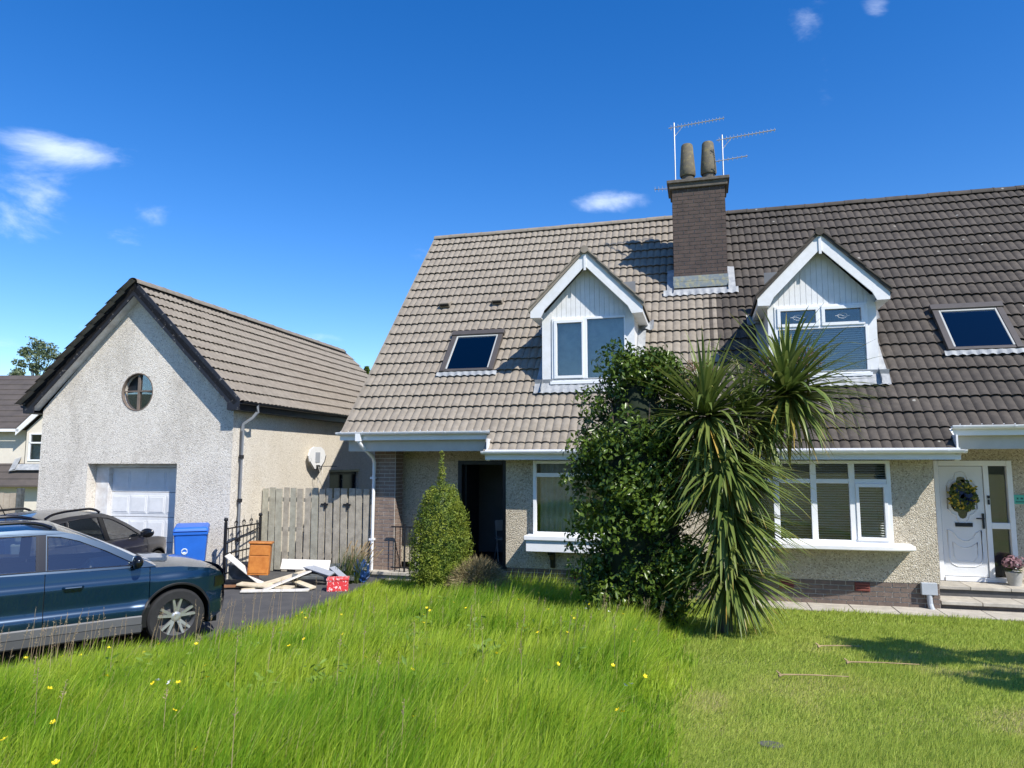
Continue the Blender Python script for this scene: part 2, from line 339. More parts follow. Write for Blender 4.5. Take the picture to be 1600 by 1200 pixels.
# ------------------------------------------------------------------ ground
EDGE = [(-17.5, -8.7), (-9.05, 3.5), (-6.35, 7.4), (-5.75, 9.0), (-5.95, 12.3), (-6.0, 13.2), (-6.0, 60)]
def drive_z(x, y): return .25 + .05 * np.clip((y - 9.5) / 2.0, 0, 1)
def edge_dist(x, y):
    """distance to the edge between lawn and drive, positive on the lawn"""
    best = np.full(np.shape(x), 1e9); sign = np.ones(np.shape(x))
    for (ax, ay), (bx, by) in zip(EDGE[:-1], EDGE[1:]):
        dx, dy = bx - ax, by - ay; L2 = dx * dx + dy * dy
        t = np.clip(((x - ax) * dx + (y - ay) * dy) / L2, 0, 1); px, py = x - ax - t * dx, y - ay - t * dy; d = np.hypot(px, py)
        c = dx * (y - ay) - dy * (x - ax); m = d < best - 1e-9; best = np.where(m, d, best); sign = np.where(m, np.where(c > 0, -1, 1), sign)
    return best * sign
def ground_z(x, y):
    x = np.asarray(x, float); y = np.asarray(y, float)
    g = .255 + .074 * np.clip(11.8 - y, 0, 10.5) + .02 * np.sin(x * 1.3 + y * .7) * np.clip((11 - y) / 3, 0, 1)
    d = edge_dist(x, y); k = np.clip(d / 3.6, 0, 1); k = k * k * (3 - 2 * k); dz = drive_z(x, y)
    return np.where(d < 0, dz - .035, dz - .02 + (g - dz + .02) * k)
def axis(segs):
    a = []
    for lo, hi, n in segs: a += list(np.linspace(lo, hi, n, endpoint=False))
    return np.array(a + [segs[-1][1]])
gx = axis([(-700, -40, 8), (-40, -12, 14), (-12, 9, 110), (9, 40, 16), (40, 700, 8)]); gy = axis([(-700, -12, 6), (-12, 1, 10), (1, 14, 80), (14, 60, 23), (60, 900, 10)])
GX, GY = np.meshgrid(gx, gy); GZ = ground_z(GX, GY); nx, ny = len(gx), len(gy)
idx = np.arange(nx * ny).reshape(ny, nx)
fq = np.stack([idx[:-1, :-1], idx[:-1, 1:], idx[1:, 1:], idx[1:, :-1]], -1).reshape(-1, 4)
g = link('ground', np_mesh('ground', np.stack([GX, GY, GZ], -1).reshape(-1, 3), fq, 'soil_lawn', smooth=True)); tag(g, kind='structure')
# driveway: a tarmac sheet left of the lawn edge
mb = MB(); rows = []
for y in np.linspace(-4, 26, 61):
    xe = np.interp(y, [p[1] for p in EDGE], [p[0] for p in EDGE]) + .02 * math.sin(y * 5)
    if y > 13.2: xe = -6.55
    rows.append([(xl, y, float(drive_z(0, y)) + .004) for xl in np.linspace(-19, xe, 8)])
tag(mb.grid(rows).build('driveway', 'tarmac'), kind='structure')
# added dark backdrop behind the photographer, unseen, for reflections in panes and paintwork
mb = MB(); rows = []
for rr, hz in ((70, -.5), (78, 5), (95, 9), (130, 12), (190, 15)):
    rows.append([(rr * math.sin(a), -rr * math.cos(a), (hz * (1 + .22 * math.sin(a * 9 + rr) + .15 * math.sin(a * 23))) * min(1, (1.75 - abs(a)) * 2.2) if hz > 0 else -.5) for a in np.linspace(-1.75, 1.75, 90)])
tag(mb.grid(rows).build('reflection_backdrop', 'backdrop_green', smooth=True), kind='structure')

# ------------------------------------------------------------------ roof tiles
TW, GA, TL = .298, .345, .42
def tile_profile(x): return .027 * abs(math.sin(2 * PI * x / TW)) ** .6       # two broad rolls with a narrow groove between
def tile_mesh(name, mat):
    mb = MB(); n = 12; xs = [TW * i / n for i in range(n + 1)]
    top0 = [(x, 0, tile_profile(x) + .047) for x in xs]; bot0 = [(x, 0.006, tile_profile(x) + .034) for x in xs]; top1 = [(x, TL, tile_profile(x)) for x in xs]
    mb.grid([bot0, top0]); mb.grid([top0, top1]); me = mb.mesh(name, mat, fix=False)
    for p in me.polygons: p.use_smooth = p.index >= n
    me.set_sharp_from_angle(angle=R(40)); return me
def lay_tiles(root, part, me, mat, O, a, u, cells, limit=300, jitter=.004):
    """cells: (i across, j up) positions of tiles; the nearest `limit` are tiles of their own, the rest one joined part. O in root-local"""
    a, u = Vector(a), Vector(u); n = a.cross(u).normalized(); Mr = root.matrix_basis
    L = []
    for (x, s) in cells:
        P = Vector(O) + a * x + u * s; w = Mr @ P; L.append(((w - cam.location).length, x, s))
    L.sort(); rest = []
    for q, (d, x, s) in enumerate(L):
        jz = random.uniform(-jitter, jitter); js = random.uniform(-.006, .006); ja = random.uniform(-.006, .006)
        P = Vector(O) + a * x + u * (s + js) + n * jz; aa = (a + u * ja).normalized(); uu = n.cross(aa)
        M = Matrix(((aa.x, uu.x, n.x, P.x), (aa.y, uu.y, n.y, P.y), (aa.z, uu.z, n.z, P.z), (0, 0, 0, 1)))
        if q < limit:
            o = bpy.data.objects.new('roof_tile', me); COL.objects.link(o); o.parent = part; o.matrix_local = M
        else: rest.append(np.array(M))
    if rest:
        v = np.array([v.co[:] for v in me.vertices]); v = np.c_[v, np.ones(len(v))]; f = np.array([p.vertices[:] for p in me.polygons])
        V = np.concatenate([(v @ M.T)[:, :3] for M in rest]); F = np.concatenate([f + k * len(v) for k in range(len(rest))])
        m2 = np_mesh('roof_tiles', V, F, mat); sm = np.tile([p.use_smooth for p in me.polygons], len(rest)); m2.polygons.foreach_set('use_smooth', sm); m2.set_sharp_from_angle(angle=R(40))
        o = link('roof_tiles', m2, part); o['kind'] = 'stuff'
TAN = tile_mesh('roof_tile_tan', 'tile_tan'); DARK = tile_mesh('roof_tile_dark', 'tile_dark'); GTAN = tile_mesh('roof_tile_garage', 'tile_tan_garage')
def ridge_mesh(name, mat, L=.46, r=.115):
    mb = MB(); rows = []
    for x, k in ((0, 1.0), (L - .03, 1.0), (L - .03, 1.06), (L, 1.06)):
        rows.append([(x, r * k * math.cos(t), r * k * math.sin(t) * .85) for t in np.linspace(-.15, PI + .15, 11)])
    mb.grid(rows); return mb.mesh(name, mat, smooth=True)
# bricks
def brick_mesh(name, mat, l=.212, h=.062, d=.10):
    mb = MB(); c = .006
    mb.box(-l / 2, l / 2, 0, d, 0, h); return mb.mesh(name, mat)
B_FACE = brick_mesh('brick', 'brick'); B_PALE = brick_mesh('brick_pale', 'brick_pale'); B_CH = brick_mesh('brick_chimney', 'brick_chimney', .213, .071)
B_HALF = brick_mesh('brick_half', 'brick', .1025); B_PHALF = brick_mesh('brick_pale_half', 'brick_pale', .1025); B_CHALF = brick_mesh('brick_chimney_half', 'brick_chimney', .1025, .073)
def brickwork(parent, P0, ax, length, courses, pitch, full, half, step=.225):
    """stretcher courses along direction ax from P0 (parent-local); bricks 4 mm proud of the mortar"""
    ax = Vector(ax); rz = math.atan2(ax.y, ax.x)
    for j in range(courses):
        x = 0; k = 0
        if j % 2: x = .1125
        spans = []
        if j % 2: spans.append((0, .1125))
        while x < length - 1e-3:
            e = min(x + step, length); spans.append((x, e)); x = e
        for x0, x1 in spans:
            w = x1 - x0
            if w < .05: continue
            me = full if w > .17 else half; nominal = .225 if me is full else .1125
            c = Vector(P0) + ax * ((x0 + x1) / 2) + Vector((0, 0, j * pitch + .005))
            o = inst('brick', me, parent, c, (random.uniform(-.01, .01), 0, rz + random.uniform(-.006, .006)), (w / nominal, 1, 1))
            o.location += Vector((math.sin(rz), -math.cos(rz), 0)) * random.uniform(.001, .004)
# ------------------------------------------------------------------ the pair of houses
PIT = R(48); CU, SU = math.cos(PIT), math.sin(PIT); E0 = (12.5, 3.126)          # eaves line of the upper edge: Y, Z
def rp(x, s, n=0): return (x, E0[0] + s * CU - n * SU, E0[1] + s * SU + n * CU)  # point on the roof: across, up the slope, out of it
S_RIDGE = 21 * GA + .02
def house(s, tile, tmat, xin, xout, label, name):
    """s = -1 left house, +1 right house; all positions are metres in the place, mirrored about the party wall"""
    O = (s * 3.4, 12.6, .26); H = empty(name, O); tag(H, label, 'house')
    m = lambda: MB(O)
    # roof: boarding, tiles, ridge
    roof = m(); c = s * 2.06
    strips = sorted([xin, xout]); cuts = [strips[0], c - .78, c + .78, strips[1]]
    def slab(x0, x1, s0, s1): roof.hexa([rp(x0, s0, -.13), rp(x1, s0, -.13), rp(x1, s1, -.13), rp(x0, s1, -.13), rp(x0, s0, -.05), rp(x1, s0, -.05), rp(x1, s1, -.05), rp(x0, s1, -.05)])
    brk = s * 3.73
    lo, hi = strips; inner = (max(lo, -3.73) if s < 0 else lo, hi if s < 0 else min(hi, 3.73))
    slab(lo, c - .78, 0, S_RIDGE); slab(c + .78, hi, 0, S_RIDGE); slab(c - .78, c + .78, 0, 1.1); slab(c - .78, c + .78, 3.6, S_RIDGE)
    slab(inner[0], inner[1], -.55, -.002)
    yr, zr = rp(0, S_RIDGE)[1:]; roof.hexa([(lo, yr, zr - .13), (hi, yr, zr - .13), (hi, 2 * yr - 12.4, 3.1), (lo, 2 * yr - 12.4, 3.1), (lo, yr, zr - .03), (hi, yr, zr - .03), (hi, 2 * yr - 12.4, 3.2), (lo, 2 * yr - 12.4, 3.2)])
    RF = roof.build('roof', 'underlay', H)
    cells = []
    n = int(round((hi - lo) / TW)); x0s = [lo + i * TW for i in range(n)] if s < 0 else [hi - (i + 1) * TW for i in range(n)]
    for x in x0s:
        xc = x + TW / 2
        for j in range(-2, 21):
            ss = j * (GA if j >= 0 else .275) - .05
            if j < 0 and abs(xc) > 3.73: continue
            sc = ss + .2; P = rp(xc, sc); dx = abs(xc - c)
            if dx < .80 and P[1] > 13.2 and P[2] < 6.35 - 1.05 * dx: continue
            sk = SKY[s]
            if sk[0] + .08 < xc < sk[1] - .08 and sk[2] - .05 < sc < sk[3] + .12: continue
            cells.append((x, ss))
    P0 = rp(0, 0, -.052); lay_tiles(H, RF, tile, tmat, (P0[0] - O[0], P0[1] - O[1], P0[2] - O[2]), (1, 0, 0), (0, CU, SU), cells)
    rm = ridge_mesh('ridge_tile', tmat); k = 0; x = lo
    while x < hi - .1:
        inst('ridge_tile', rm, RF, (x - O[0], yr - O[1], zr - O[2] - .075 + random.uniform(-.006, .006)), (0, 0, random.uniform(-.012, .012))); x += .43
    vx = xout; mb = m(); mb.hexa([rp(vx - s * .05, -.05, -.16), rp(vx + s * .012, -.05, -.16), rp(vx + s * .012, S_RIDGE, -.16), rp(vx - s * .05, S_RIDGE, -.16), rp(vx - s * .05, -.05, .0), rp(vx + s * .012, -.05, .0), rp(vx + s * .012, S_RIDGE, .0), rp(vx - s * .05, S_RIDGE, .0)])
    mb.build('verge', tmat, RF)
    mb = m(); mb.hexa([rp(brk - s * .05, -.62, -.16), rp(brk + s * .015, -.62, -.16), rp(brk + s * .015, -.08, -.16), rp(brk - s * .05, -.08, -.16), rp(brk - s * .05, -.62, -.02), rp(brk + s * .015, -.62, -.02), rp(brk + s * .015, -.08, -.02), rp(brk - s * .05, -.08, -.02)])
    mb.build('verge', 'white_paint', RF)
    # eaves: gutters, fascias, soffits
    def gutter(xa, xb, yb, zt, mount, clips, ends):
        g = m(); rows = []
        for x in (xa, xb): rows.append([(x, yb - .058 + .056 * math.cos(t), zt - .045 + .045 * math.sin(t) * 1.15) for t in np.linspace(0, -PI, 9)])
        g.grid(rows); rows2 = [[(x, yb - .058 + .050 * math.cos(t), zt - .043 + .040 * math.sin(t) * 1.15) for t in np.linspace(0, -PI, 9)] for x in (xa, xb)]
        g.grid(rows2); g.box(xa, xb, yb - .1155, yb - .104, zt - .049, zt - .038)
        G = g.build('gutter', 'white_upvc', H, smooth=True)
        for x in clips:
            q = m(); q.grid([[(x + e, yb - .058 + .061 * math.cos(t), zt - .043 + .049 * math.sin(t) * 1.15) for t in np.linspace(.1, -PI - .1, 11)] for e in (-.018, .018)]); q.build('gutter_bracket', 'white_upvc', G)
        for x in ends:
            q = m(); half = [(yb - .058 + .062 * math.cos(t), zt - .040 + .050 * math.sin(t) * 1.15) for t in np.linspace(0, -PI, 9)]
            q.plate([half], lambda u, v: (x - .012, u, v), lambda u, v: (x + .022, u, v)); q.build('gutter_end', 'white_upvc', G)
        f = m(); f.box(xa + .02, xb - .02, yb, yb + .025, zt - .19, zt - .012); f.build('fascia', 'white_upvc', H)
    xi = 0.002 * s
    gutter(*sorted((xi, s * 3.76)), 12.115, 2.765, 1, [s * v for v in (.6, 1.5, 2.4, 3.55)], [s * 3.78])
    gutter(*sorted((s * 3.74, xout + s * .05)), 12.50, 3.14, 1, [s * v for v in (3.9, 4.6, 5.6, 6.3, 6.7)], [xout + s * .06])
    mb = m(); mb.box(xi, s * 3.72, 12.14, 12.66, 2.578, 2.592); mb.box(s * 3.70, s * 3.725, 12.14, 12.6, 2.60, 2.95); mb.build('soffit', 'white_paint', H)
    mb = m(); mb.box(s * 3.49, xout - s * .1, 12.62, 12.80, 2.74, 2.945); mb.build('porch_beam', 'grey_beam', H)
    mb = m(); mb.box(s * 3.49, xout - s * .1, 12.53, 13.72, 2.946, 2.96); mb.build('porch_ceiling', 'white_paint', H)
    # walls
    w0, w1 = WIN[s]; wx = sorted((0.001 * s, s * 3.49))
    mb = m(); mb.wall([[(wx[0], .655), (wx[1], .655), (wx[1], 2.62), (wx[0], 2.62)], [(w0, 1.25), (w1, 1.25), (w1, 2.56), (w0, 2.56)]], 12.6, 12.78)
    mb.build('front_wall', 'pebble_house', H)
    mb = m(); mb.box(s * 3.31, s * 3.487, 12.7805, 13.72, .655, 2.94); mb.box(s * 3.31, s * 3.487, 12.66, 12.7795, 2.621, 2.94); mb.build('return_wall', 'pebble_house', H)
    d0, d1 = DOOR[s]; bx = sorted((s * 3.4875, s * 6.62))
    mb = m(); mb.wall([[(bx[0], .52), (d0, .52), (d0, 2.56), (d1, 2.56), (d1, .52), (bx[1], .52), (bx[1], 2.945), (bx[0], 2.945)]], 13.7, 13.86); mb.build('porch_wall', 'pebble_house', H)
    gxo = s * (abs(xout) - .26) if s > 0 else -6.362; mb = m(); mb.plate([[(13.49 if s < 0 else 12.8, .2), (22.2, .2), (22.2, 3.1), (17.35, 8.3), (12.8, 3.25), (12.8, 2.96), (13.49 if s < 0 else 12.8, 2.96)]], lambda u, v: (gxo, u, v), lambda u, v: (gxo - s * .2, u, v)); mb.build('gable_wall', 'pebble_house', H)
    mb = m(); mb.box(0.0005 * s, gxo - s * .21, 22.0, 22.2, .2, 3.1); mb.build('rear_wall', 'pebble_house', H)
    mb = m(); mb.box(.01 * s, gxo - s * .22, 15.8, 15.9, .3, 2.7); mb.build('inner_wall', 'room_mid', H)
    mb = m(); mb.box(.01 * s, s * 3.29, 12.80, 15.79, .35, .5); mb.box(s * 3.30, gxo - s * .22, 13.87, 15.79, .35, .5); mb.build('inner_floor', 'room_dark', H)
    mb = m(); mb.box(.01 * s, s * 3.29, 12.80, 21.9, 2.63, 2.74); mb.box(s * 3.30, gxo - s * .22, 13.87, 21.9, 2.63, 2.74); mb.build('ceiling', 'room_mid', H)
    mb = m(); mb.box(0.0004 * s, .08 * s, 12.8, 21.9, .3, 2.6); mb.build('party_wall', 'room_mid', H); mb = m(); mb.box(s * 3.31, s * 3.40, 13.88, 15.7, .5, 2.6); mb.build('hall_wall', 'room_mid', H)
    # brick plinth
    mb = m(); mb.box(0.0015 * s, s * 3.475, 12.61, 12.75, .0, .654); mb.box(s * 3.36, s * 3.475, 12.7505, 13.7, .0, .654); pl = mb.build('plinth', 'mortar', H)
    a = wx[0] + (.012 if s < 0 else 0); brickwork(pl, (a - .0 - O[0], 12.604 - O[1], .205 - O[2]), (1, 0, 0), 3.475, 6, .075, B_FACE, B_HALF)
    if s > 0: brickwork(pl, (3.481 - O[0], 12.62 - O[1], .205 - O[2]), (0, 1, 0), 1.05, 6, .075, B_FACE, B_HALF)
    for vxx in VENTS[s]:
        q = m(); q.box(vxx - .11, vxx + .11, 12.59, 12.60, .50, .64); 
        for r_ in range(3): q.box(vxx - .1, vxx + .1, 12.578, 12.592, .515 + r_ * .042, .538 + r_ * .042)
        q.build('air_brick', 'vent_red', H)
    dormer(H, O, s, c, tmat)
    skylight(H, O, s)
    return H, O
SKY = {-1: (-5.16, -4.03, 1.62, 2.88), 1: (4.12, 5.25, 1.73, 2.96)}
WIN = {-1: (-2.96, -.6), 1: (.56, 2.85)}
DOOR = {-1: (-4.80, -3.78), 1: (3.79, 4.96)}
VENTS = {-1: (-2.2,), 1: (1.25, 2.38)}
def dormer(H, O, s, c, tmat):
    m = lambda: MB(O); hw = .87; yf = 13.25; zb, ze, za = 4.02, 5.36, 6.30
    D = empty('dormer', (0, 0, 0)); D.parent = H
    wl, wr, wb, wt = c - .68, c + .74, 4.06, 5.28
    wl, wr = (c - .69, c + .72) if s < 0 else (c - .77, c + .74)
    # cladding: upright boards round the window, each its own piece, joints recessed
    back = m(); back.wall([[(c - hw, zb), (c + hw, zb), (c + hw, ze), (c, za), (c - hw, ze)], [(wl, wb), (wr, wb), (wr, wt), (wl, wt)]], yf + .012, yf + .06); back.build('face_board', 'white_paint', D)
    x = c - hw + .002; bwid = .092
    while x < c + hw - .01:
        x1 = min(x + bwid - .006, c + hw); xm = (x + x1) / 2; top = lambda q: ze + (za - ze) * (1 - abs(q - c) / hw) - .01
        segs = [(wt + .004, None)] if (x1 > wl and x < wr) else [(zb, None)]
        for z0, _ in segs:
            q = m(); pts = [(x, z0), (x1, z0), (x1, top(x1))] + ([(c, top(c))] if x < c < x1 else []) + [(x, top(x))]
            if min(top(x), top(x1)) > z0 + .02:
                if z0 == zb and x < wl < x1: continue
                q.wall([pts], yf, yf + .0115); q.build('cladding_board', 'white_paint', D)
        x += bwid
    mb = m(); mb.box(c - hw - .012, wl, yf - .02, yf - .0005, zb - .03, ze + .05); mb.build('corner_board', 'white_paint', D); mb = m(); mb.box(wr, c + hw + .012, yf - .02, yf - .0005, zb - .03, ze + .05); mb.build('corner_board', 'white_paint', D)
    mb = m(); mb.box(wl - .03, wr + .03, yf - .06, yf + .05, zb - .015, wb - .0005); mb.build('window_sill', 'white_upvc', D)
    mb = m(); mb.box(c - hw + .02, c + hw - .02, yf - .005, yf + .1, zb - .21, zb - .031); mb.build('apron_board', 'black_gloss', D)
    # cheeks
    for q in (-1, 1):
        x = c + q * hw; yb = E0[0] + (ze - E0[1]) / math.tan(PIT) + .1
        mb = m(); mb.plate([[(yf + .0605, zb - .15), (yf + .0605, ze), (yb, ze)]], lambda u, v: (x, u, v), lambda u, v: (x - q * .05, u, v)); mb.build('cheek', 'white_paint', D)
    # roof of the dormer, barge boards with boxed ends
    za2, ze2, ho, yb0 = 6.49, 5.40, 1.06, 13.0
    tn = (za2 - ze2) / ho
    ym = lambda z: E0[0] + (z - E0[1]) / math.tan(PIT) + .05
    for q in (-1, 1):
        mb = m(); p = [(c + q * .001, yb0 - .03, za2), (c + q * (ho + .03), yb0 - .03, ze2 - .03), (c + q * (ho + .03), ym(ze2), ze2 - .03), (c + q * .001, ym(za2), za2)]
        mb.hexa([*p, *[(x, y, z + .075) for x, y, z in p]]); mb.build('dormer_roof', tmat, D)
    # tile ends along the verge
    for q in (-1, 1):
        mb = m(); L = math.hypot(ho, za2 - ze2); nn = 4
        for k in range(nn + 1):
            f0, f1 = k / (nn + .6), min(1.03, (k + 1.08) / (nn + .6)); z = lambda f: za2 + .055 - f * (za2 - ze2)
            p = [(c + q * ho * f0, yb0 - .05, z(f0)), (c + q * ho * f1, yb0 - .05, z(f1) + .022), (c + q * ho * f1, yb0 + .25, z(f1) + .022), (c + q * ho * f0, yb0 + .25, z(f0))]
            mb.hexa([*p, *[(a, b, e + .035) for a, b, e in p]])
        mb.build('verge_tile', tmat, D)
    mb = m(); mb.tube([(c, yb0 - .06, za2 + .035), (c, 15.5, za2 + .035)], .075, 10); mb.build('ridge_tile', tmat, D, smooth=True)
    for q in (-1, 1):
        mb = m(); wv = .27                                                   # vertical depth of the board
        pts = [(0, za2), (ho, ze2), (ho, ze2 - .13), (ho - .20, ze2 - .135), (ho - .27, za2 - (ho - .27) * tn - wv), (0, za2 - wv)]
        mb.plate([[(c + q * a, b) for a, b in pts]], lambda u, v: (u, yb0 - .0, v), lambda u, v: (u, yb0 + .03, v)); mb.build('barge_board', 'white_paint', D)
        mb = m(); mb.box(c + q * (ho - .20), c + q * (ho - .005), yb0 + .0305, ym(ze2) - .1, ze2 - .132, ze2 - .118); mb.box(c + q * (ho - .018), c + q * (ho - .003), yb0 + .0305, ym(ze2) - .05, ze2 - .117, ze2 - .04); mb.build('eaves_box', 'white_paint', D)
    mb = m(); mb.box(c - .022, c + .022, yb0 - .018, yb0 - .0005, za2 - .36, za2 - .06); mb.build('finial', 'white_paint', D)
    mb = m(); mb.plate([[(c - ho + .25, ze2 - .1), (c + ho - .25, ze2 - .1), (c, za2 - .3)]], lambda u, v: (u, yf - .001 + .06, v), None)
    # window
    fy0, fy1 = yf - .035, yf + .035
    F = m(); t = .065
    panes = []
    if s < 0:
        xm = c + .0 - .05; F.box(wl, wr, fy0, fy1, wb, wb + t * .8); F.box(wl, wr, fy0, fy1, wt - t * .6, wt); F.box(wl, wl + t * .7, fy0, fy1, wb + t * .8, wt - t * .6); F.box(wr - .03, wr, fy0, fy1, wb + t * .8, wt - t * .6); F.box(xm - .03, xm + .04, fy0, fy1, wb + t * .8, wt - t * .6)
        panes = [(wl + .09, xm - .03, wb + .1, wt - .09), (xm + .04, wr - .03, wb + t * .8, wt - t * .6)]
        a, b, z0, z1 = wl + t * .7, xm - .03, wb + t * .8, wt - t * .6
        F.box(a, b, fy0 - .018, fy1 - .01, z0, z0 + .055); F.box(a, b, fy0 - .018, fy1 - .01, z1 - .055, z1); F.box(a, a + .055, fy0 - .018, fy1 - .01, z0 + .055, z1 - .055); F.box(b - .03, b, fy0 - .018, fy1 - .01, z0 + .055, z1 - .055)
    else:
        zm = wt - .38; F.box(wl, wr, fy0, fy1, wb, wb + .05); F.box(wl, wr, fy0, fy1, wt - .035, wt); F.box(wl, wl + .045, fy0, fy1, wb + .05, wt - .035); F.box(wr - .045, wr, fy0, fy1, wb + .05, wt - .035); F.box(wl + .045, wr - .045, fy0, fy1, zm - .045, zm); xm = (wl + wr) / 2; F.box(xm - .02, xm + .02, fy0, fy1, zm, wt - .035)
        for a, b in ((wl + .045, xm - .02), (xm + .02, wr - .045)):
            z0, z1 = zm, wt - .035
            F.box(a, b, fy0 - .02, fy1 - .01, z0, z0 + .05); F.box(a, b, fy0 - .02, fy1 - .01, z1 - .05, z1); F.box(a, a + .055, fy0 - .02, fy1 - .01, z0 + .05, z1 - .05); F.box(b - .055, b, fy0 - .02, fy1 - .01, z0 + .05, z1 - .05); panes.append((a + .055, b - .055, z0 + .05, z1 - .05))
        panes.append((wl + .045, wr - .045, wb + .05, zm - .045))
    F.build('window_frame', 'white_upvc', D, bevel=.005)
    for a, b, z0, z1 in panes: q = m(); q.box(a, b, yf + .004, yf + .010, z0, z1); q.build('pane', 'window_glass', D)
    if s < 0:
        q = m(); q.box(wl - .02, wr + .02, yf + .16, yf + .17, wb - .04, wt + .04); q.build('roller_blind', 'net_curtain', D)
    else:
        q = m(); z = wb + .06
        while z < wt - .36: q.hexa([(wl + .06, yf + .075, z), (wr - .06, yf + .075, z), (wr - .06, yf + .105, z + .017), (wl + .06, yf + .105, z + .017), (wl + .06, yf + .075, z + .002), (wr - .06, yf + .075, z + .002), (wr - .06, yf + .105, z + .019), (wl + .06, yf + .105, z + .019)]); z += .038
        q.build('venetian_blind', 'blind_white', D)
        for pn in panes[:2]:                                                 # leaded motif in the top lights
            q = m(); cx, cz = (pn[0] + pn[1]) / 2, (pn[2] + pn[3]) / 2
            for k in range(6): an = k * PI / 3; q.tube([(cx + .075 * math.cos(an + t) * (1 - .0 * t), yf + .001, cz + .045 * math.sin(an + t)) for t in np.linspace(0, .9, 5)], .003, 4)
            q.tube([(cx - .12, yf + .001, cz), (cx - .03, yf + .001, cz + .015), (cx + .03, yf + .001, cz - .015), (cx + .12, yf + .001, cz)], .003, 4); q.build('lead_motif', 'blind_white', D)
    q = m(); q.box(c - hw + .05, c + hw - .05, yf + 1.1, yf + 1.12, 3.9, 6.2); q.box(c - hw + .055, c + hw - .055, yf + .07, yf + 1.09, 3.93, 3.95); q.build('room_back', 'room_mid', D)
    # lead flashing round the foot
    q = m(); xs = np.linspace(c - hw - .16, c + hw + .16, 45)
    q.grid([[rp(x, sv, nv + .028 * (.5 + .5 * math.cos(2 * PI * x / .149)) * fl) for x in xs] for sv, nv, fl in ((.93, .018, 1), (1.02, .03, .8), (1.16, .06, .2), (1.2, .13, 0))]); q.build('lead_apron', 'lead', D, smooth=True)
    for e in (-1, 1):
        q = m(); rows = []
        for sv in np.linspace(.95, 2.95, 14): rows.append([rp(c + e * (hw + dx), sv, nv + .006 * math.sin(sv * 9 + dx * 20)) for dx, nv in ((.004, .14), (.012, .05), (.06, .03), (.15, .035))])
        q.grid(rows); q.build('lead_flashing', 'lead', D, smooth=True)
        q = m(); rows = []
        for sv in np.linspace(2.72, 3.0, 5): rows.append([rp(c + e * (hw + .02 + dx), sv, .055 + .025 * math.sin(dx * 30 + sv * 4)) for dx in np.linspace(0, .28, 8)])
        q.grid(rows); q.build('lead_saddle', 'lead', D, smooth=True)
def skylight(H, O, s):
    x0, x1, s0, s1 = SKY[s]; m = lambda: MB(O); K = empty('skylight', (0, 0, 0)); K.parent = H
    def bar(a, b, c, d, n0, n1, mat, nm):
        q = m(); q.hexa([rp(a, c, n0), rp(b, c, n0), rp(b, d, n0), rp(a, d, n0), rp(a, c, n1), rp(b, c, n1), rp(b, d, n1), rp(a, d, n1)]); return q.build(nm, mat, K, bevel=.006)
    w = .10
    bar(x0, x0 + w, s0, s1 - .11, -.05, .085, 'skylight_frame', 'frame'); bar(x1 - w, x1, s0, s1 - .11, -.05, .085, 'skylight_frame', 'frame'); bar(x0 - .02, x1 + .02, s1 - .108, s1 + .03, -.05, .11, 'skylight_frame', 'hood'); bar(x0 + w + .001, x1 - w - .001, s0, s0 + .07, -.05, .07, 'skylight_frame', 'frame')
    bar(x0 + w + .001, x0 + w + .035, s0 + .071, s1 - .11, -.02, .074, 'skylight_inner', 'sash'); bar(x1 - w - .035, x1 - w - .001, s0 + .071, s1 - .11, -.02, .074, 'skylight_inner', 'sash'); bar(x0 + w + .036, x1 - w - .036, s1 - .15, s1 - .11, -.02, .074, 'skylight_inner', 'sash')
    bar(x0 + w + .036, x1 - w - .036, s0 + .072, s1 - .151, .055, .06, 'skylight_glass', 'pane'); bar(x0 + w + .001, x1 - w - .001, s0 + .072, s1 - .15, -.049, -.03, 'net_curtain', 'roller_blind')
    q = m(); xs = np.linspace(x0 - .06, x1 + .08, 40); q.grid([[rp(x, sv, nv + .03 * (.5 + .5 * math.cos(2 * PI * x / .149)) * fl) for x in xs] for sv, nv, fl in ((s0 - .10, .012, 1), (s0 - .05, .022, 1), (s0 - .005, .045, .3))]); q.build('lead_apron', 'lead', K, smooth=True)
HL, OL = house(-1, TAN, 'tile_tan', .30, -6.78, 'semi-detached house with pale tan roof tiles, left of the chimney', 'semi_detached_house')
HR, OR_ = house(1, DARK, 'tile_dark', .30, 8.2, 'semi-detached house with dark brown roof tiles, right of the chimney', 'semi_detached_house')
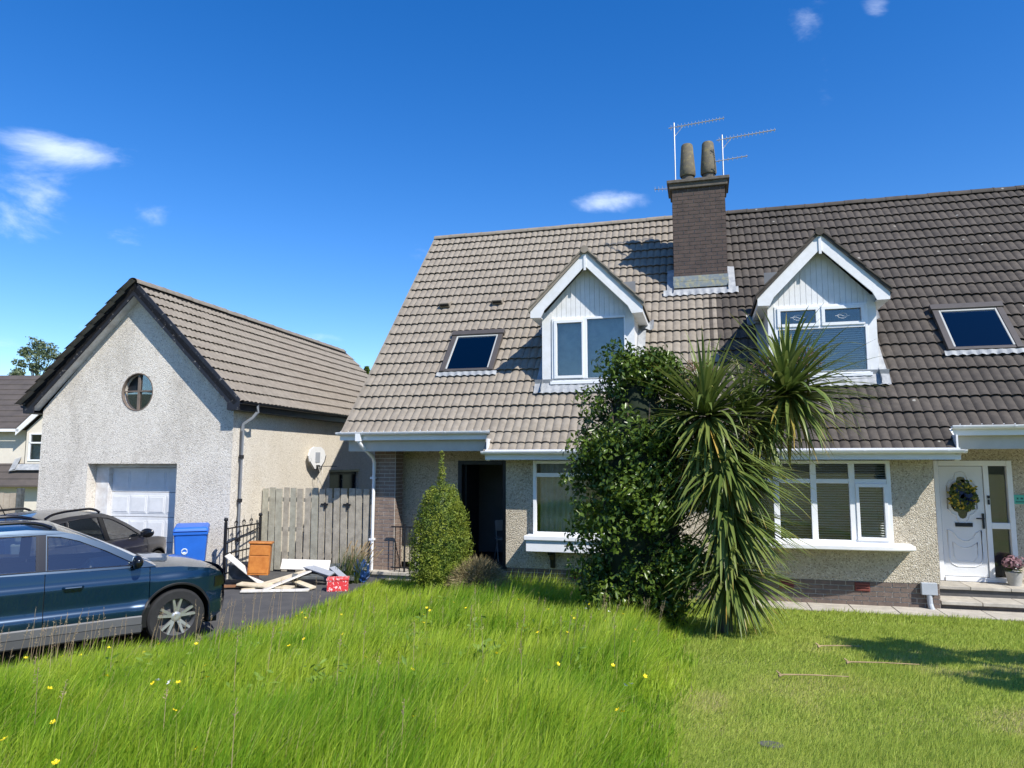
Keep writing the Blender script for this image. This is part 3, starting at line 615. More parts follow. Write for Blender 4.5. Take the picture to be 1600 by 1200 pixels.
# ------------------------------------------------------------------ front window of the right house: four lights with top lights, blinds
def lights(H, O, xs, z0, zt, z1, y, label_sill=None, top=True, fw=.05, sash=None):
    m = lambda: MB(O); F = m(); d0, d1 = y - .035, y + .04
    F.box(xs[0], xs[-1], d0, d1, z0, z0 + fw); F.box(xs[0], xs[-1], d0, d1, z1 - fw, z1)
    panes = []
    for i, x in enumerate(xs):
        a, b = (x, x + .06) if i == 0 else ((x - .06, x) if i == len(xs) - 1 else (x - .045, x + .045)); F.box(a, b, d0 - .004, d1 - .004, z0 + fw, z1 - fw)
    for i in range(len(xs) - 1):
        a = xs[i] + (.06 if i == 0 else .045); b = xs[i + 1] - (.06 if i == len(xs) - 2 else .045)
        F.box(a, b, d0 + .004, d1 - .01, zt - .04, zt + .03); lo, hi = z0 + fw, zt - .04
        if sash and i in sash:
            k = .05; F.box(a, b, d0 - .02, d1 - .012, lo, lo + k); F.box(a, b, d0 - .02, d1 - .012, hi - k, hi); F.box(a, a + k, d0 - .02, d1 - .012, lo + k, hi - k); F.box(b - k, b, d0 - .02, d1 - .012, lo + k, hi - k); panes.append((a + k, b - k, lo + k, hi - k))
        else: panes.append((a, b, lo, hi))
        panes.append((a, b, zt + .03, z1 - fw))
    W = F.build('window', 'white_upvc', H, bevel=.005)
    for a, b, lo, hi in panes: q = m(); q.box(a, b, y + .012, y + .018, lo, hi); q.build('pane', 'window_glass', W)
    return W, panes
W, panes = lights(HR, OR_, [.56, 1.14, 1.71, 2.285, 2.85], 1.25, 2.235, 2.56, 12.53, sash=(3,))
m = lambda: MB(OR_)
for a, b, lo, hi in panes:
    q = m(); z = lo + .01
    while z < hi - .01:
        q.hexa([(a - .02, 12.66, z), (b + .02, 12.66, z), (b + .02, 12.69, z + .014), (a - .02, 12.69, z + .014), (a - .02, 12.66, z + .002), (b + .02, 12.66, z + .002), (b + .02, 12.69, z + .016), (a - .02, 12.69, z + .016)]); z += .04
    q.build('venetian_blind', 'blind_white', W)
def sill(H, O, W, x0, x1, y0, z, bow, th=.085):
    q = MB(O); n = 24; xs = np.linspace(x0, x1, n + 1); rows_t = []; rows_b = []
    f = lambda x: y0 + bow * ((2 * (x - x0) / (x1 - x0) - 1) ** 4)
    q.grid([[(x, 12.62, z) for x in xs], [(x, f(x), z - .02) for x in xs], [(x, f(x) - .002, z - .02 - th * .55) for x in xs], [(x, f(x) + .05, z - .03 - th * .65) for x in xs], [(x, 12.62, z - .05 - th) for x in xs]])
    for x in (x0, x1): q.add([(x, 12.62, z), (x, f(x), z - .02), (x, f(x) - .002, z - .02 - th * .55), (x, f(x) + .05, z - .03 - th * .65), (x, 12.62, z - .05 - th)], [(0, 1, 2, 3, 4)])
    return q.build('window_sill', 'white_paint', W)
sill(HR, OR_, W, .30, 3.10, 12.12, 1.262, .16)
# left house window: wide panes, net curtain gathered behind, deep boxed sill on brackets
WL, panes = lights(HL, OL, [-2.96, -1.45, -.6], 1.25, 2.31, 2.56, 12.53, fw=.055)
ml = lambda: MB(OL)
q = ml(); rows = []
for x in np.linspace(-2.88, -2.05, 60): rows.append([(x, 12.74 + .025 * math.sin(x * 60 + .6 * math.sin(z * 2)), z) for z in np.linspace(1.25, 2.55, 8)])
q.grid(rows); q.build('curtain', 'net_curtain', WL, smooth=True)
q = ml(); rows = []
for x in np.linspace(-1.3, -.65, 40): rows.append([(x, 12.74 + .025 * math.sin(x * 60), z) for z in np.linspace(1.25, 2.55, 4)])
q.grid(rows); q.build('curtain', 'net_curtain', WL, smooth=True)
q = ml(); q.box(-3.06, -.5, 12.20, 12.62, 1.185, 1.262); q.build('window_sill', 'white_upvc', WL, bevel=.01)
q = ml(); q.box(-3.03, -.53, 12.24, 12.598, .99, 1.184); q.build('sill_box', 'white_upvc', WL, bevel=.006)
for x in (-2.62, -.9):
    q = ml(); q.plate([[(12.30, .985), (12.598, .985), (12.598, .68), (12.55, .68), (12.52, .82), (12.44, .90), (12.32, .93)]], lambda u, v: (x - .04, u, v), lambda u, v: (x + .04, u, v)); q.build('sill_bracket', 'black_gloss', WL)
# ------------------------------------------------------------------ right house: front door with sidelight
q = m(); y0, y1 = 13.70, 13.78
q.box(3.79, 3.865, y0 - .03, y1, .56, 2.56); q.box(4.53, 4.61, y0 - .03, y1, .60, 2.47); q.box(4.88, 4.96, y0 - .03, y1, .56, 2.56); q.box(3.866, 4.879, y0 - .03, y1, 2.47, 2.56); q.box(3.866, 4.879, y0 - .05, y1, .56, .63); q.box(4.611, 4.879, y0 - .028, y1 - .01, 1.43, 1.53)
DF = q.build('door_frame', 'white_upvc', HR, bevel=.006)
for z0, z1 in ((.64, 1.425), (1.535, 2.465)): q = m(); q.box(4.63, 4.86, y0 + .03, y0 + .036, z0, z1); q.build('sidelight_pane', 'window_glass', DF)
q = m(); q.box(4.60, 4.90, 14.2, 14.22, .6, 2.5); q.build('hall_curtain', 'room_mid', DF)
# the leaf: panel with an eight-sided shaped glass and mouldings
def ring(cx, cz, pts, k=1): return [(cx + a * k, cz + b * k) for a, b in pts]
shape = [(.0, .36), (.055, .345), (.07, .29), (.075, .255), (.13, .235), (.165, .17), (.165, -.15), (.12, -.215), (.075, -.235), (.065, -.29), (.04, -.33), (0, -.345), (-.04, -.33), (-.065, -.29), (-.075, -.235), (-.12, -.215), (-.165, -.15), (-.165, .17), (-.13, .235), (-.075, .255), (-.07, .29), (-.055, .345)]
dcx, dcz = 4.195, 1.93
q = m(); q.wall([[(3.872, .64), (4.523, .64), (4.523, 2.462), (3.872, 2.462)], ring(dcx, dcz, shape)], 13.69, 13.74); DL = q.build('door', 'door_white', HR)
q = m(); q.wall([ring(dcx, dcz, shape)], 13.712, 13.718); q.build('door_pane', 'skylight_glass', DL)
q = m(); q.box(4.0, 4.4, 13.80, 13.81, 1.5, 2.35); q.build('door_lining', 'room_dark', DL)
def mould(pts, r=.012):
    q = m(); P = [(x, 13.69, z) for x, z in pts]; q.tube(P + [P[0]], r, 6, cap=False); q.build('door_moulding', 'door_white', DL, smooth=True)
mould([(dcx + a * 1.32, dcz + b * 1.22) for a, b in shape]); 
mould([(3.95, 1.40), (4.03, 1.36), (4.09, 1.27), (4.17, 1.22), (4.25, 1.22), (4.33, 1.27), (4.38, 1.36), (4.45, 1.40), (4.45, .92), (4.41, .84), (4.33, .80), (4.07, .80), (3.99, .84), (3.95, .92)])
mould([(4.02, 1.20), (4.10, 1.13), (4.20, 1.10), (4.30, 1.13), (4.38, 1.20), (4.38, .97), (4.32, .88), (4.08, .88), (4.02, .97)], .009)
q = m(); q.box(4.07, 4.33, 13.672, 13.689, 1.455, 1.52); q.build('letterbox', 'black_gloss', DL, bevel=.004)
q = m(); q.box(4.475, 4.505, 13.665, 13.689, 1.43, 1.68); q.tube([(4.49, 13.665, 1.60), (4.49, 13.62, 1.60), (4.37, 13.615, 1.60)], .011, 8); q.build('door_handle', 'black_gloss', DL)
q = m(); 
for x0, x1, z0, z1 in ((3.866, 3.873, .63, 2.47), (4.523, 4.53, .63, 2.47), (3.873, 4.523, .63, .64), (3.873, 4.523, 2.462, 2.47)): q.box(x0, x1, 13.700, 13.72, z0, z1)
q.build('door_seal', 'black_gloss', DL)
q = m(); q.box(4.565, 4.60, 13.645, 13.669, 1.93, 1.98); q.box(4.568, 4.597, 13.65, 13.669, 1.83, 1.915); q.build('doorbell', 'black_gloss', DF)
# porch steps of the right house
q = m(); q.box(3.492, 8.0, 13.14, 13.695, .20, .505); ST = q.build('porch_step', 'step_dark', HR)
for k in range(8): q = m(); q.box(3.494 + k * .565, 3.494 + k * .565 + .558, 13.10, 13.68, .506, .555); q.build('step_slab', 'slab' if k else 'concrete', ST, bevel=.006)
q = m(); q.box(3.494, 8.0, 12.66, 13.135, .15, .345); ST2 = q.build('porch_step', 'brick', HR)
for k in range(8): q = m(); q.box(3.496 + k * .565, 3.496 + k * .565 + .556, 12.62, 13.13, .346, .40); q.build('step_slab', 'slab', ST2, bevel=.006)
# grey gully box and pipe on the plinth corner
q = m(); q.box(3.20, 3.42, 12.50, 12.59, .50, .68); q.tube([(3.31, 12.545, .51), (3.315, 12.54, .36), (3.33, 12.50, .27)], .04, 10); q.build('drain_hopper', 'meter_grey', HR, bevel=.006)
# path of slabs along the front of the right house
pth = MB(); pth.box(.3, 9.0, 12.05, 12.61, .05, .262); PT = tag(pth.build('path', 'concrete'), kind='structure')
for k in range(14): q = MB(); q.box(.31 + k * .62, .31 + k * .62 + .608, 12.03, 12.605, .263, .285 + random.uniform(0, .006)); q.build('paving_slab', 'slab', PT, bevel=.005)
# ------------------------------------------------------------------ left house: porch, pier, railing, open doorway
q = ml(); q.box(-6.45, -3.49, 12.92, 13.695, .15, .37); PS = q.build('porch_step', 'concrete', HL)
for k in range(5): q = ml(); q.box(-6.44 + k * .588, -6.44 + k * .588 + .58, 12.88, 13.6, .371, .43); q.build('step_slab', 'slab', PS, bevel=.006)
q = ml(); q.box(-6.36, -5.91, 13.12, 13.48, .1, 2.94); PR = q.build('brick_pier', 'mortar', HL)
brickwork(PR, (-6.365 - OL[0], 13.115 - OL[1], .43 - OL[2]), (1, 0, 0), .45, 33, .075, B_PALE, B_PHALF)
brickwork(PR, (-5.905 - OL[0], 13.12 - OL[1], .43 - OL[2]), (0, 1, 0), .36, 33, .075, B_PALE, B_PHALF)
q = ml(); q.box(-4.80, -4.72, 13.69, 13.84, .5, 2.56); q.box(-3.86, -3.78, 13.69, 13.84, .5, 2.56); q.box(-4.719, -3.861, 13.69, 13.84, 2.48, 2.56); q.build('door_frame', 'black_gloss', HL, bevel=.004)
q = ml(); q.box(-4.72, -4.67, 13.87, 14.68, .52, 2.47); q.build('open_door', 'black_gloss', HL)
q = ml()
for x in np.linspace(-5.82, -5.0, 9): q.tube([(x, 12.96, .43), (x, 12.96, 1.28)], .009, 5)
q.box(-5.90, -4.9, 12.945, 12.975, 1.27, 1.295); q.box(-5.90, -4.9, 12.945, 12.975, .50, .52); q.tube([(-5.62, 12.96, .43), (-5.62, 12.96, 1.34)], .02, 8); q.build('railing', 'black_iron', HL)
bd = MB((-5.15, 12.85, .49)); bd.hexa([(-5.46, 13.08, .432), (-5.08, 13.08, .432), (-5.08, 13.10, .432), (-5.46, 13.10, .432), (-5.48, 13.25, 1.13), (-5.12, 13.25, 1.18), (-5.12, 13.27, 1.18), (-5.48, 13.27, 1.13)])
o = bd.build('board', 'board_white'); o.location = (-5.15, 12.85, .49); tag(o, 'grey-white board leaning behind the porch railing', 'board')
# folding chair and junk glimpsed inside the doorway
q = MB(); 
for dx in (-.2, .2): q.tube([(dx, -.2, 0), (dx, .1, .8)], .012, 6); q.tube([(dx, .2, 0), (dx, -.15, .5)], .012, 6)
q.box(-.2, .2, -.2, .15, .43, .46); q.box(-.2, .2, .05, .08, .6, .82); o = q.build('folding_chair', 'aerial_metal'); o.location = (-4.05, 14.6, .5); o.rotation_euler = (0, 0, .5); tag(o, 'thin metal folding chair inside the dark open doorway', 'chair')
# white downpipe with swan neck
q = ml(); q.tube([(-6.38, 12.44, 3.06), (-6.38, 12.44, 2.93), (-6.36, 12.50, 2.86), (-6.33, 12.98, 2.62), (-6.33, 13.04, 2.52), (-6.36, 13.05, .30)], .036, 12); q.box(-6.43, -6.33, 12.39, 12.49, 2.93, 3.08)
q.build('downpipe', 'white_upvc', HL, smooth=True, bevel=0)
for z in (1.0, 2.2): q = ml(); q.box(-6.405, -6.31, 13.01, 13.112, z, z + .04); q.build('pipe_clip', 'white_upvc', HL)
# roof vents
for x in (-5.66, -4.40):
    s0 = 3.95; q = ml(); q.hexa([rp(x - .13, s0, 0), rp(x + .13, s0, 0), rp(x + .13, s0 + .32, 0), rp(x - .13, s0 + .32, 0), rp(x - .12, s0 + .01, .13), rp(x + .12, s0 + .01, .13), rp(x + .12, s0 + .2, .06), rp(x - .12, s0 + .2, .06)])
    q.build('roof_vent', 'tile_tan', HL, bevel=.02)
    q = ml(); q.hexa([rp(x - .10, s0 - .006, .045), rp(x + .10, s0 - .006, .045), rp(x + .10, s0 + .002, .045), rp(x - .10, s0 + .002, .045), rp(x - .10, s0 - .006, .105), rp(x + .10, s0 - .006, .105), rp(x + .10, s0 + .002, .105), rp(x - .10, s0 + .002, .105)]); q.build('vent_mouth', 'underlay', HL)
# ------------------------------------------------------------------ chimney on the party wall
cx0, cx1, cy0, cy1, cz0, cz1 = -.50, .60, 15.22, 15.95, 5.9, 8.40
q = ml(); q.box(cx0 + .012, cx1 - .012, cy0 + .012, cy1 - .012, cz0, cz1); CH = q.build('chimney', 'mortar_dark', HL)
n = 29; zs = 6.02
brickwork(CH, (cx0 - OL[0], cy0 + .002 - OL[1], zs - OL[2]), (1, 0, 0), 1.10, 28, .0846, B_CH, B_CHALF)
brickwork(CH, (cx1 - .002 - OL[0], cy0 + .01 - OL[1], zs - OL[2]), (0, 1, 0), .71, 28, .0846, B_CH, B_CHALF)
brickwork(CH, (cx0 + .002 - OL[0], cy1 - .01 - OL[1], zs - OL[2]), (0, -1, 0), .71, 28, .0846, B_CH, B_CHALF)
q = ml(); q.box(cx0 - .055, cx1 + .055, cy0 - .055, cy1 + .055, 8.385, 8.545); q.build('chimney_cap', 'chimney_cap', CH, bevel=.012)
q = ml(); q.box(cx0 - .10, cx1 + .10, cy0 - .10, cy1 + .10, 8.50, 8.57); q.build('chimney_cap', 'chimney_cap', CH, bevel=.01)
for x in (-.16, .285):
    q = ml(); q.lathe([(.13, 8.53), (.13, 8.80), (.125, 8.80)], (x, 15.6, 0), 18); P = q.build('chimney_pot', 'chimney_cap', CH, smooth=True)
    q = ml(); q.lathe([(.155, 8.79), (.172, 8.82), (.168, 8.95), (.125, 9.50), (.105, 9.53), (.09, 9.53), (.09, 9.3)], (x, 15.6, 0), 18, cap=False); q.build('chimney_cowl', 'pot_clay', CH, smooth=True)
# lead at the foot of the stack
q = ml(); q.box(cx0 - .012, cx1 + .012, cy0 - .016, cy0 - .004, 6.345, 6.46); q.build('stepped_lead', 'lead_old', CH); q = ml(); q.box(cx0 - .016, cx1 + .016, cy0 - .026, cy0 - .006, 6.205, 6.338); q.build('stepped_lead', 'lead_old', CH)
q = ml(); xs = np.linspace(cx0 - .22, cx1 + .2, 44); sB = (cy0 - E0[0]) / CU
q.grid([[rp(x, sB + ds, nv + .03 * (.5 + .5 * math.cos(2 * PI * x / .149)) * fl) for x in xs] for ds, nv, fl in ((-.20, .015, 1), (-.12, .025, 1), (-.05, .035, .6), (-.02, .05, 0))]); q.build('lead_apron', 'lead', CH, smooth=True)
for e, x in ((-1, cx0), (1, cx1)):
    q = ml(); rows = []
    for ds in np.linspace(-.1, .75, 8): rows.append([rp(x + e * dx, sB + ds, nv + .01 * math.sin(ds * 12)) for dx, nv in ((.002, .10), (.01, .05), (.08, .035), (.15, .03))])
    q.grid(rows); q.build('lead_flashing', 'lead', CH, smooth=True)
# aerials strapped to the stack
def aerial(x, y, z0, z1, length, label, ang, second=None):
    A = empty('television_aerial', (x, y, z0)); tag(A, label, 'aerial', 'aerials on the chimney')
    q = MB(); q.tube([(0, 0, 0), (0, 0, z1 - z0)], .016, 8); q.build('mast', 'aerial_metal', A)
    d = Vector((math.cos(ang), math.sin(ang), .12)).normalized()
    def boom(z, L, nel, h, back):
        q = MB(); a = Vector((0, 0, z)) - d * back; b = Vector((0, 0, z)) + d * L; q.tube([a, b], .011, 6); q.build('boom', 'aerial_metal', A)
        q = MB(); pn = Vector((-math.sin(ang), math.cos(ang), 0))
        for k in range(nel):
            p = a + (b - a) * ((k + .7) / nel); hh = h * (1 - .25 * k / nel)
            q.tube([p - Vector((0, 0, hh)), p + Vector((0, 0, hh))], .005, 4); q.tube([p - pn * hh, p + pn * hh], .005, 4)
        q.build('elements', 'aerial_metal', A)
    boom(z1 - z0 - .1, length, 16, .062, .12)
    q = MB(); q.tube([(0, 0, z1 - z0 - .32), tuple(Vector((0, 0, z1 - z0 - .1)) + d * .2)], .008, 6); q.build('strut', 'aerial_metal', A)
    if second: boom(*second)
aerial(-.42, 15.38, 8.5, 9.97, 1.08, 'taller television aerial on the left corner of the chimney', R(6), None)
aerial(.585, 15.38, 8.3, 9.57, 1.12, 'shorter double television aerial on the right corner of the chimney', R(6), (.70, .52, 7, .05, .15))
aerial_low = MB(); aerial_low.tube([(-.9, 15.7, 8.62), (-.5, 15.7, 8.6)], .01, 6)
for k in range(5): aerial_low.tube([(-.88 + k * .08, 15.7, 8.56), (-.88 + k * .08, 15.7, 8.68)], .005, 4)
o = aerial_low.build('bracket_aerial', 'aerial_metal'); tag(o, 'stub of a third aerial low on the left side of the chimney cap', 'aerial')
# ------------------------------------------------------------------ garage
GO = (-10.58, 12.4, .42); ga = R(2.5)
def grot(p): return (p[0] * math.cos(ga) - p[1] * math.sin(ga), p[0] * math.sin(ga) + p[1] * math.cos(ga), p[2])
G = empty('garage', grot(GO), ga); tag(G, 'detached pebbledashed garage with a round gable window and white sectional door', 'garage'); bpy.context.view_layer.update()
mg = lambda: MB(GO)
gx0, gx1, gy0, gy1 = -12.825, -8.34, 12.4, 21.6; gzw, gap, gc = 3.62, 6.02, -10.58
circ = [(-10.56 + .35 * math.cos(t), 3.95 + .37 * math.sin(t)) for t in np.linspace(0, 2 * PI, 33)[:-1]]
q = mg(); q.wall([[(gx0, .2), (-11.64, .2), (-11.64, 2.5), (-9.55, 2.5), (-9.55, .2), (gx1, .2), (gx1, gzw), (gc, gap), (gx0, gzw)], circ], gy0, gy0 + .42); q.build('front_wall', 'pebble_white', G)
q = mg(); q.plate([[(gy0 + .4205, .2), (gy1, .2), (gy1, gzw + .02), (gy0 + .4205, gzw + .02)], [(16.52, 1.35), (18.2, 1.35), (18.2, 2.27), (16.52, 2.27)]], lambda u, v: (gx1, u, v), lambda u, v: (gx1 - .25, u, v)); q.build('side_wall', 'pebble_cream', G)
q = mg(); q.box(gx0, gx0 + .25, gy0 + .4205, gy1, .2, gzw); q.build('side_wall', 'pebble_white', G); q = mg(); q.box(gx0 + .2505, gx1 - .2505, gy1 - .2, gy1, .2, gzw); q.build('rear_wall', 'pebble_white', G)
q = mg(); q.box(gx1 - .14, gx1 - .10, 16.53, 18.19, 1.36, 2.26); W_ = q.build('side_window', 'black_gloss', G)
q = mg(); 
for yy in (16.55, 17.35, 18.13): q.box(gx1 - .099, gx1 - .06, yy, yy + .05, 1.36, 2.26)
q.box(gx1 - .098, gx1 - .061, 16.54, 18.18, 2.2, 2.255); q.build('window_frame', 'black_paint', W_)
q = mg(); q.box(gx1 - .05, gx1 + .02, 16.48, 18.25, 2.271, 2.33); q.build('lintel', 'black_gloss', W_)
# door
q = mg(); q.box(-11.638, -11.33, gy0 + .24, gy0 + .41, .3, 2.42); q.box(-11.638, -9.552, gy0 + .24, gy0 + .41, 2.4205, 2.498); q.box(-9.585, -9.552, gy0 + .24, gy0 + .41, .3, 2.42); q.build('door_frame', 'garage_frame', G, bevel=.008)
GD = empty('garage_door', (0, 0, 0)); GD.parent = G
for k in range(4):
    z0 = .42 + k * .5; q = mg(); q.box(-11.328, -9.587, gy0 + .345, gy0 + .39, z0 + .004, z0 + .494)
    for c_ in range(4):
        xa = -11.29 + c_ * .425; q.box(xa, xa + .39, gy0 + .338, gy0 + .3455, z0 + .07, z0 + .43); q.box(xa + .03, xa + .36, gy0 + .330, gy0 + .3385, z0 + .10, z0 + .40)
    q.build('door_section', 'garage_door', GD, bevel=.006)
q = mg(); q.box(-11.32, -9.59, gy0 + .392, gy0 + .396, .42, 2.41); q.build('door_lining', 'room_dark', GD)
# round window
RW = empty('round_window', (0, 0, 0)); RW.parent = G
q = mg(); 
for sgn in (1,):
    q.grid([[(-10.56 + r_ * math.cos(t), y, 3.95 + r_ * 1.057 * math.sin(t)) for t in np.linspace(0, 2 * PI, 33)] for r_, y in ((.372, gy0 - .001), (.370, gy0 - .006), (.352, gy0 - .006), (.346, gy0 + .01), (.346, gy0 + .06))])
q.build('surround', 'window_wood', RW, smooth=True)
q = mg(); q.box(-10.585, -10.535, gy0 + .035, gy0 + .065, 3.59, 4.31); q.box(-10.90, -10.586, gy0 + .035, gy0 + .065, 3.955, 3.985); q.box(-10.534, -10.22, gy0 + .035, gy0 + .065, 3.955, 3.985); q.build('glazing_bar', 'window_wood', RW)
for a0, a1 in ((PI * 1.02, PI * 1.49), (PI * 1.51, PI * 1.98), (.05, PI * .48)):
    pts = [(-10.56 + .0 * math.cos(a0), 3.965)] + [(-10.56 + .345 * math.cos(t), 3.95 + .365 * math.sin(t)) for t in np.linspace(a0, a1, 9)]
    q = mg(); q.wall([pts], gy0 + .068, gy0 + .072); q.build('pane', 'window_glass', RW)
q = mg(); q.wall([[(-10.56 + .348 * math.cos(t), 3.95 + .368 * math.sin(t)) for t in np.linspace(0, 2 * PI, 33)[:-1]]], gy0 + .13, gy0 + .14); q.build('interior_shade', 'black_gloss', RW)  # black disc painted as the unlit garage interior behind the panes
# roof: slope length from eaves to ridge
gp = math.atan2(6.20 - 3.75, gc + 8.09 + 0.0) if False else math.atan2(6.20 - 3.75, abs(gc + 8.09)); cg, sg = math.cos(gp), math.sin(gp); GL = math.hypot(6.20 - 3.75, abs(gc + 8.09)); yF, yB = 12.13, 21.8
def gr(y, s_, n_=0, side=1): return (gc + side * (abs(gc + 8.09) - s_ * cg + n_ * sg), y, 3.75 + s_ * sg + n_ * cg)
q = mg()
for sd_ in (1, -1):
    q.hexa([gr(yF + .03, -.02, -.15, sd_), gr(yB, -.02, -.15, sd_), gr(yB, GL, -.15, sd_), gr(yF + .03, GL, -.15, sd_), gr(yF + .03, -.02, -.05, sd_), gr(yB, -.02, -.05, sd_), gr(yB, GL, -.05, sd_), gr(yF + .03, GL, -.05, sd_)])
GRF = q.build('roof', 'underlay', G)
gg = GL / 11; nc = int((yB - yF) / TW)
P0 = gr(yF + .035, 0, -.05); cells = [(i * TW, j * gg - .06) for i in range(nc + 1) for j in range(11)]
lay_tiles(G, GRF, GTAN, 'tile_tan_garage', (P0[0] - GO[0], P0[1] - GO[1], P0[2] - GO[2]), (0, 1, 0), (-cg, 0, sg), cells)
P0 = gr(yB, 0, -.05, -1); cells = [(i * TW, j * gg - .06) for i in range(nc + 1) for j in range(11)]
lay_tiles(G, GRF, GTAN, 'tile_tan_garage', (P0[0] - GO[0], P0[1] - GO[1], P0[2] - GO[2]), (0, -1, 0), (cg, 0, sg), cells, limit=0)
rm = ridge_mesh('garage_ridge_tile', 'tile_tan_garage'); y = yF - .02
while y < yB - .44: inst('ridge_tile', rm, GRF, (gc - GO[0], y - GO[1], 6.20 - GO[2] - .035 + random.uniform(-.005, .005)), (0, 0, PI / 2 + random.uniform(-.01, .01))); y += .43
for sd_ in (1, -1):
    q = mg(); e = lambda s_, n_: (gr(0, s_, n_, sd_)[0], gr(0, s_, n_, sd_)[2])
    q.plate([[e(-.03, .015), e(GL + (.0), .015), (gc, 6.20 - .30), e(.12, -.22), (e(.12, -.22)[0] - sd_ * .0, e(-.03, -.22)[1] - .04), (e(-.03, -.02)[0], e(-.03, -.22)[1] - .04)]], lambda u, v: (u, yF + .03, v), lambda u, v: (u, yF + .06, v)); q.build('barge_board', 'black_paint', G)
    q = mg(); q.hexa([gr(yF + .0605, -.0, -.21, sd_), gr(gy0 - .001, -.0, -.21, sd_), gr(gy0 - .001, GL - .2, -.21, sd_), gr(yF + .0605, GL - .2, -.21, sd_), gr(yF + .0605, -.0, -.195, sd_), gr(gy0 - .001, -.0, -.195, sd_), gr(gy0 - .001, GL - .2, -.195, sd_), gr(yF + .0605, GL - .2, -.195, sd_)]); q.build('verge_soffit', 'garage_frame', G)
    q = mg(); xe = gc + sd_ * abs(gc + 8.09); q.box(xe - sd_ * .005, xe - sd_ * .03, yF + .07, yB, 3.53, 3.72); q.box(xe - sd_ * .0305, gc + sd_ * 2.238, yF + .07, yB, 3.53, 3.55); q.build('eaves_fascia', 'black_gloss', G)
    q = mg(); rows = [[(xe + sd_ * (.055 + .055 * math.cos(t)), y, 3.70 + .055 * math.sin(t)) for t in np.linspace(0, -PI, 9)] for y in (yF + .05, yB)]; q.grid(rows); q.build('gutter', 'black_gloss', G, smooth=True)
q = mg(); q.tube([(-8.02, 12.72, 3.68), (-8.02, 12.72, 3.52), (-8.10, 12.68, 3.40), (-8.26, 12.62, 3.28), (-8.275, 12.62, 3.15), (-8.275, 12.62, .42)], .036, 12); DPP = q.build('downpipe', 'grey_pipe', G, smooth=True)
for z in (1.0, 1.75, 2.6): q = mg(); q.lathe([(.036, 0), (.048, 0), (.048, .07), (.036, .07)], (-8.275, 12.62, z), 12); q.build('pipe_collar', 'black_iron', DPP)
# ------------------------------------------------------------------ things on the drive
C15, S15 = math.cos(R(15)), math.sin(R(15))
def at(r, d): return (r * C15 - d * S15, r * S15 + d * C15)               # metres to the right of and ahead of the photographer -> place
def dz(x, y): return float(drive_z(x, y)) + .004
# fence with gate hardware between garage and house
FY = 13.1; F0, F1 = -8.90, -6.42; FE = empty('board_fence', ((F0 + F1) / 2, FY, .30)); tag(FE, 'weathered upright board fence between the garage and the pale-roofed house', 'fence')
fo = (((F0 + F1) / 2), FY, .30); n = 15; bw = (F1 - F0) / n
for k in range(n):
    x0 = F0 + k * bw + .012; x1 = x0 + bw - random.uniform(.026, .044); top = 2.0 + random.uniform(-.015, .012); lean = random.uniform(-.012, .012); bot = .34 + random.uniform(-.03, .03)
    q = MB(fo); q.hexa([(x0, FY, bot), (x1, FY, bot), (x1, FY + .02, bot), (x0, FY + .02, bot), (x0 + lean, FY - .008 * (k % 3), top), (x1 + lean, FY - .008 * (k % 3), top), (x1 + lean, FY + .02, top), (x0 + lean, FY + .02, top)])
    q.build('fence_board', 'fence_wood_green' if k in (0, 1, 2, 4, 7) else 'fence_wood', FE)
for z in (.62, 1.12, 1.72): q = MB(fo); q.box(F0, F1, FY + .022, FY + .07, z, z + .08); q.build('fence_rail', 'fence_wood', FE)
for x in (F0 - .03, -7.72, F1 + .005): q = MB(fo); q.box(x - .04, x + .04, FY + .072, FY + .15, .25, 1.98); q.build('fence_post', 'fence_wood', FE)
for x in (-7.42, -6.92): q = MB(fo); q.box(x - .09, x + .07, FY - .035, FY - .02, 1.66, 1.70); q.box(x - .02, x + .02, FY - .034, FY - .019, 1.58, 1.72); q.build('latch', 'black_iron', FE)
# wrought-iron gate swung open along the garage wall
GA0, GA1 = Vector((-8.64, 11.62, .30)), Vector((-8.78, 12.9, .304)); gv = (GA1 - GA0); gl = math.hypot(gv.x, gv.y); IG = empty('iron_gate', GA0, math.atan2(gv.y, gv.x)); tag(IG, 'black wrought-iron gate with scrolled top standing open beside the garage downpipe', 'gate')
for x in (0, gl):
    q = MB(); q.box(x - .022, x + .022, -.022, .022, 0, 1.12); q.build('gate_post', 'black_iron', IG); q = MB(); q.lathe([(.01, 1.12), (.035, 1.14), (.042, 1.165), (.03, 1.195), (.004, 1.205)], (x, 0, 0), 10); q.build('post_finial', 'black_iron', IG, smooth=True)
for z in (.16, .52, .98): q = MB(); q.box(.023, gl - .023, -.012, .012, z, z + .025); q.build('gate_rail', 'black_iron', IG)
for k in range(9):
    x = .1 + k * (gl - .2) / 8; q = MB(); q.tube([(x, 0, .185), (x, 0, .98)], .007, 6); q.build('gate_bar', 'black_iron', IG)
for cx_ in (gl * .28, gl * .5, gl * .72):
    for e in (-1, 1):
        q = MB(); q.tube([(cx_ + e * (.01 + .05 * math.sin(t)), 0, 1.005 + .06 * (1 - math.cos(t)) * .9) for t in np.linspace(0, 4.6, 12)], .006, 5); q.build('scroll', 'black_iron', IG)
    q = MB(); q.tube([(cx_, 0, 1.0), (cx_, 0, 1.20)], [.008, .002], 5); q.build('spear', 'black_iron', IG)
q = MB(); q.tube([(.03, -.015, .72), (gl - .03, -.015, .92)], .012, 6); q.build('gate_brace', 'black_iron', IG)
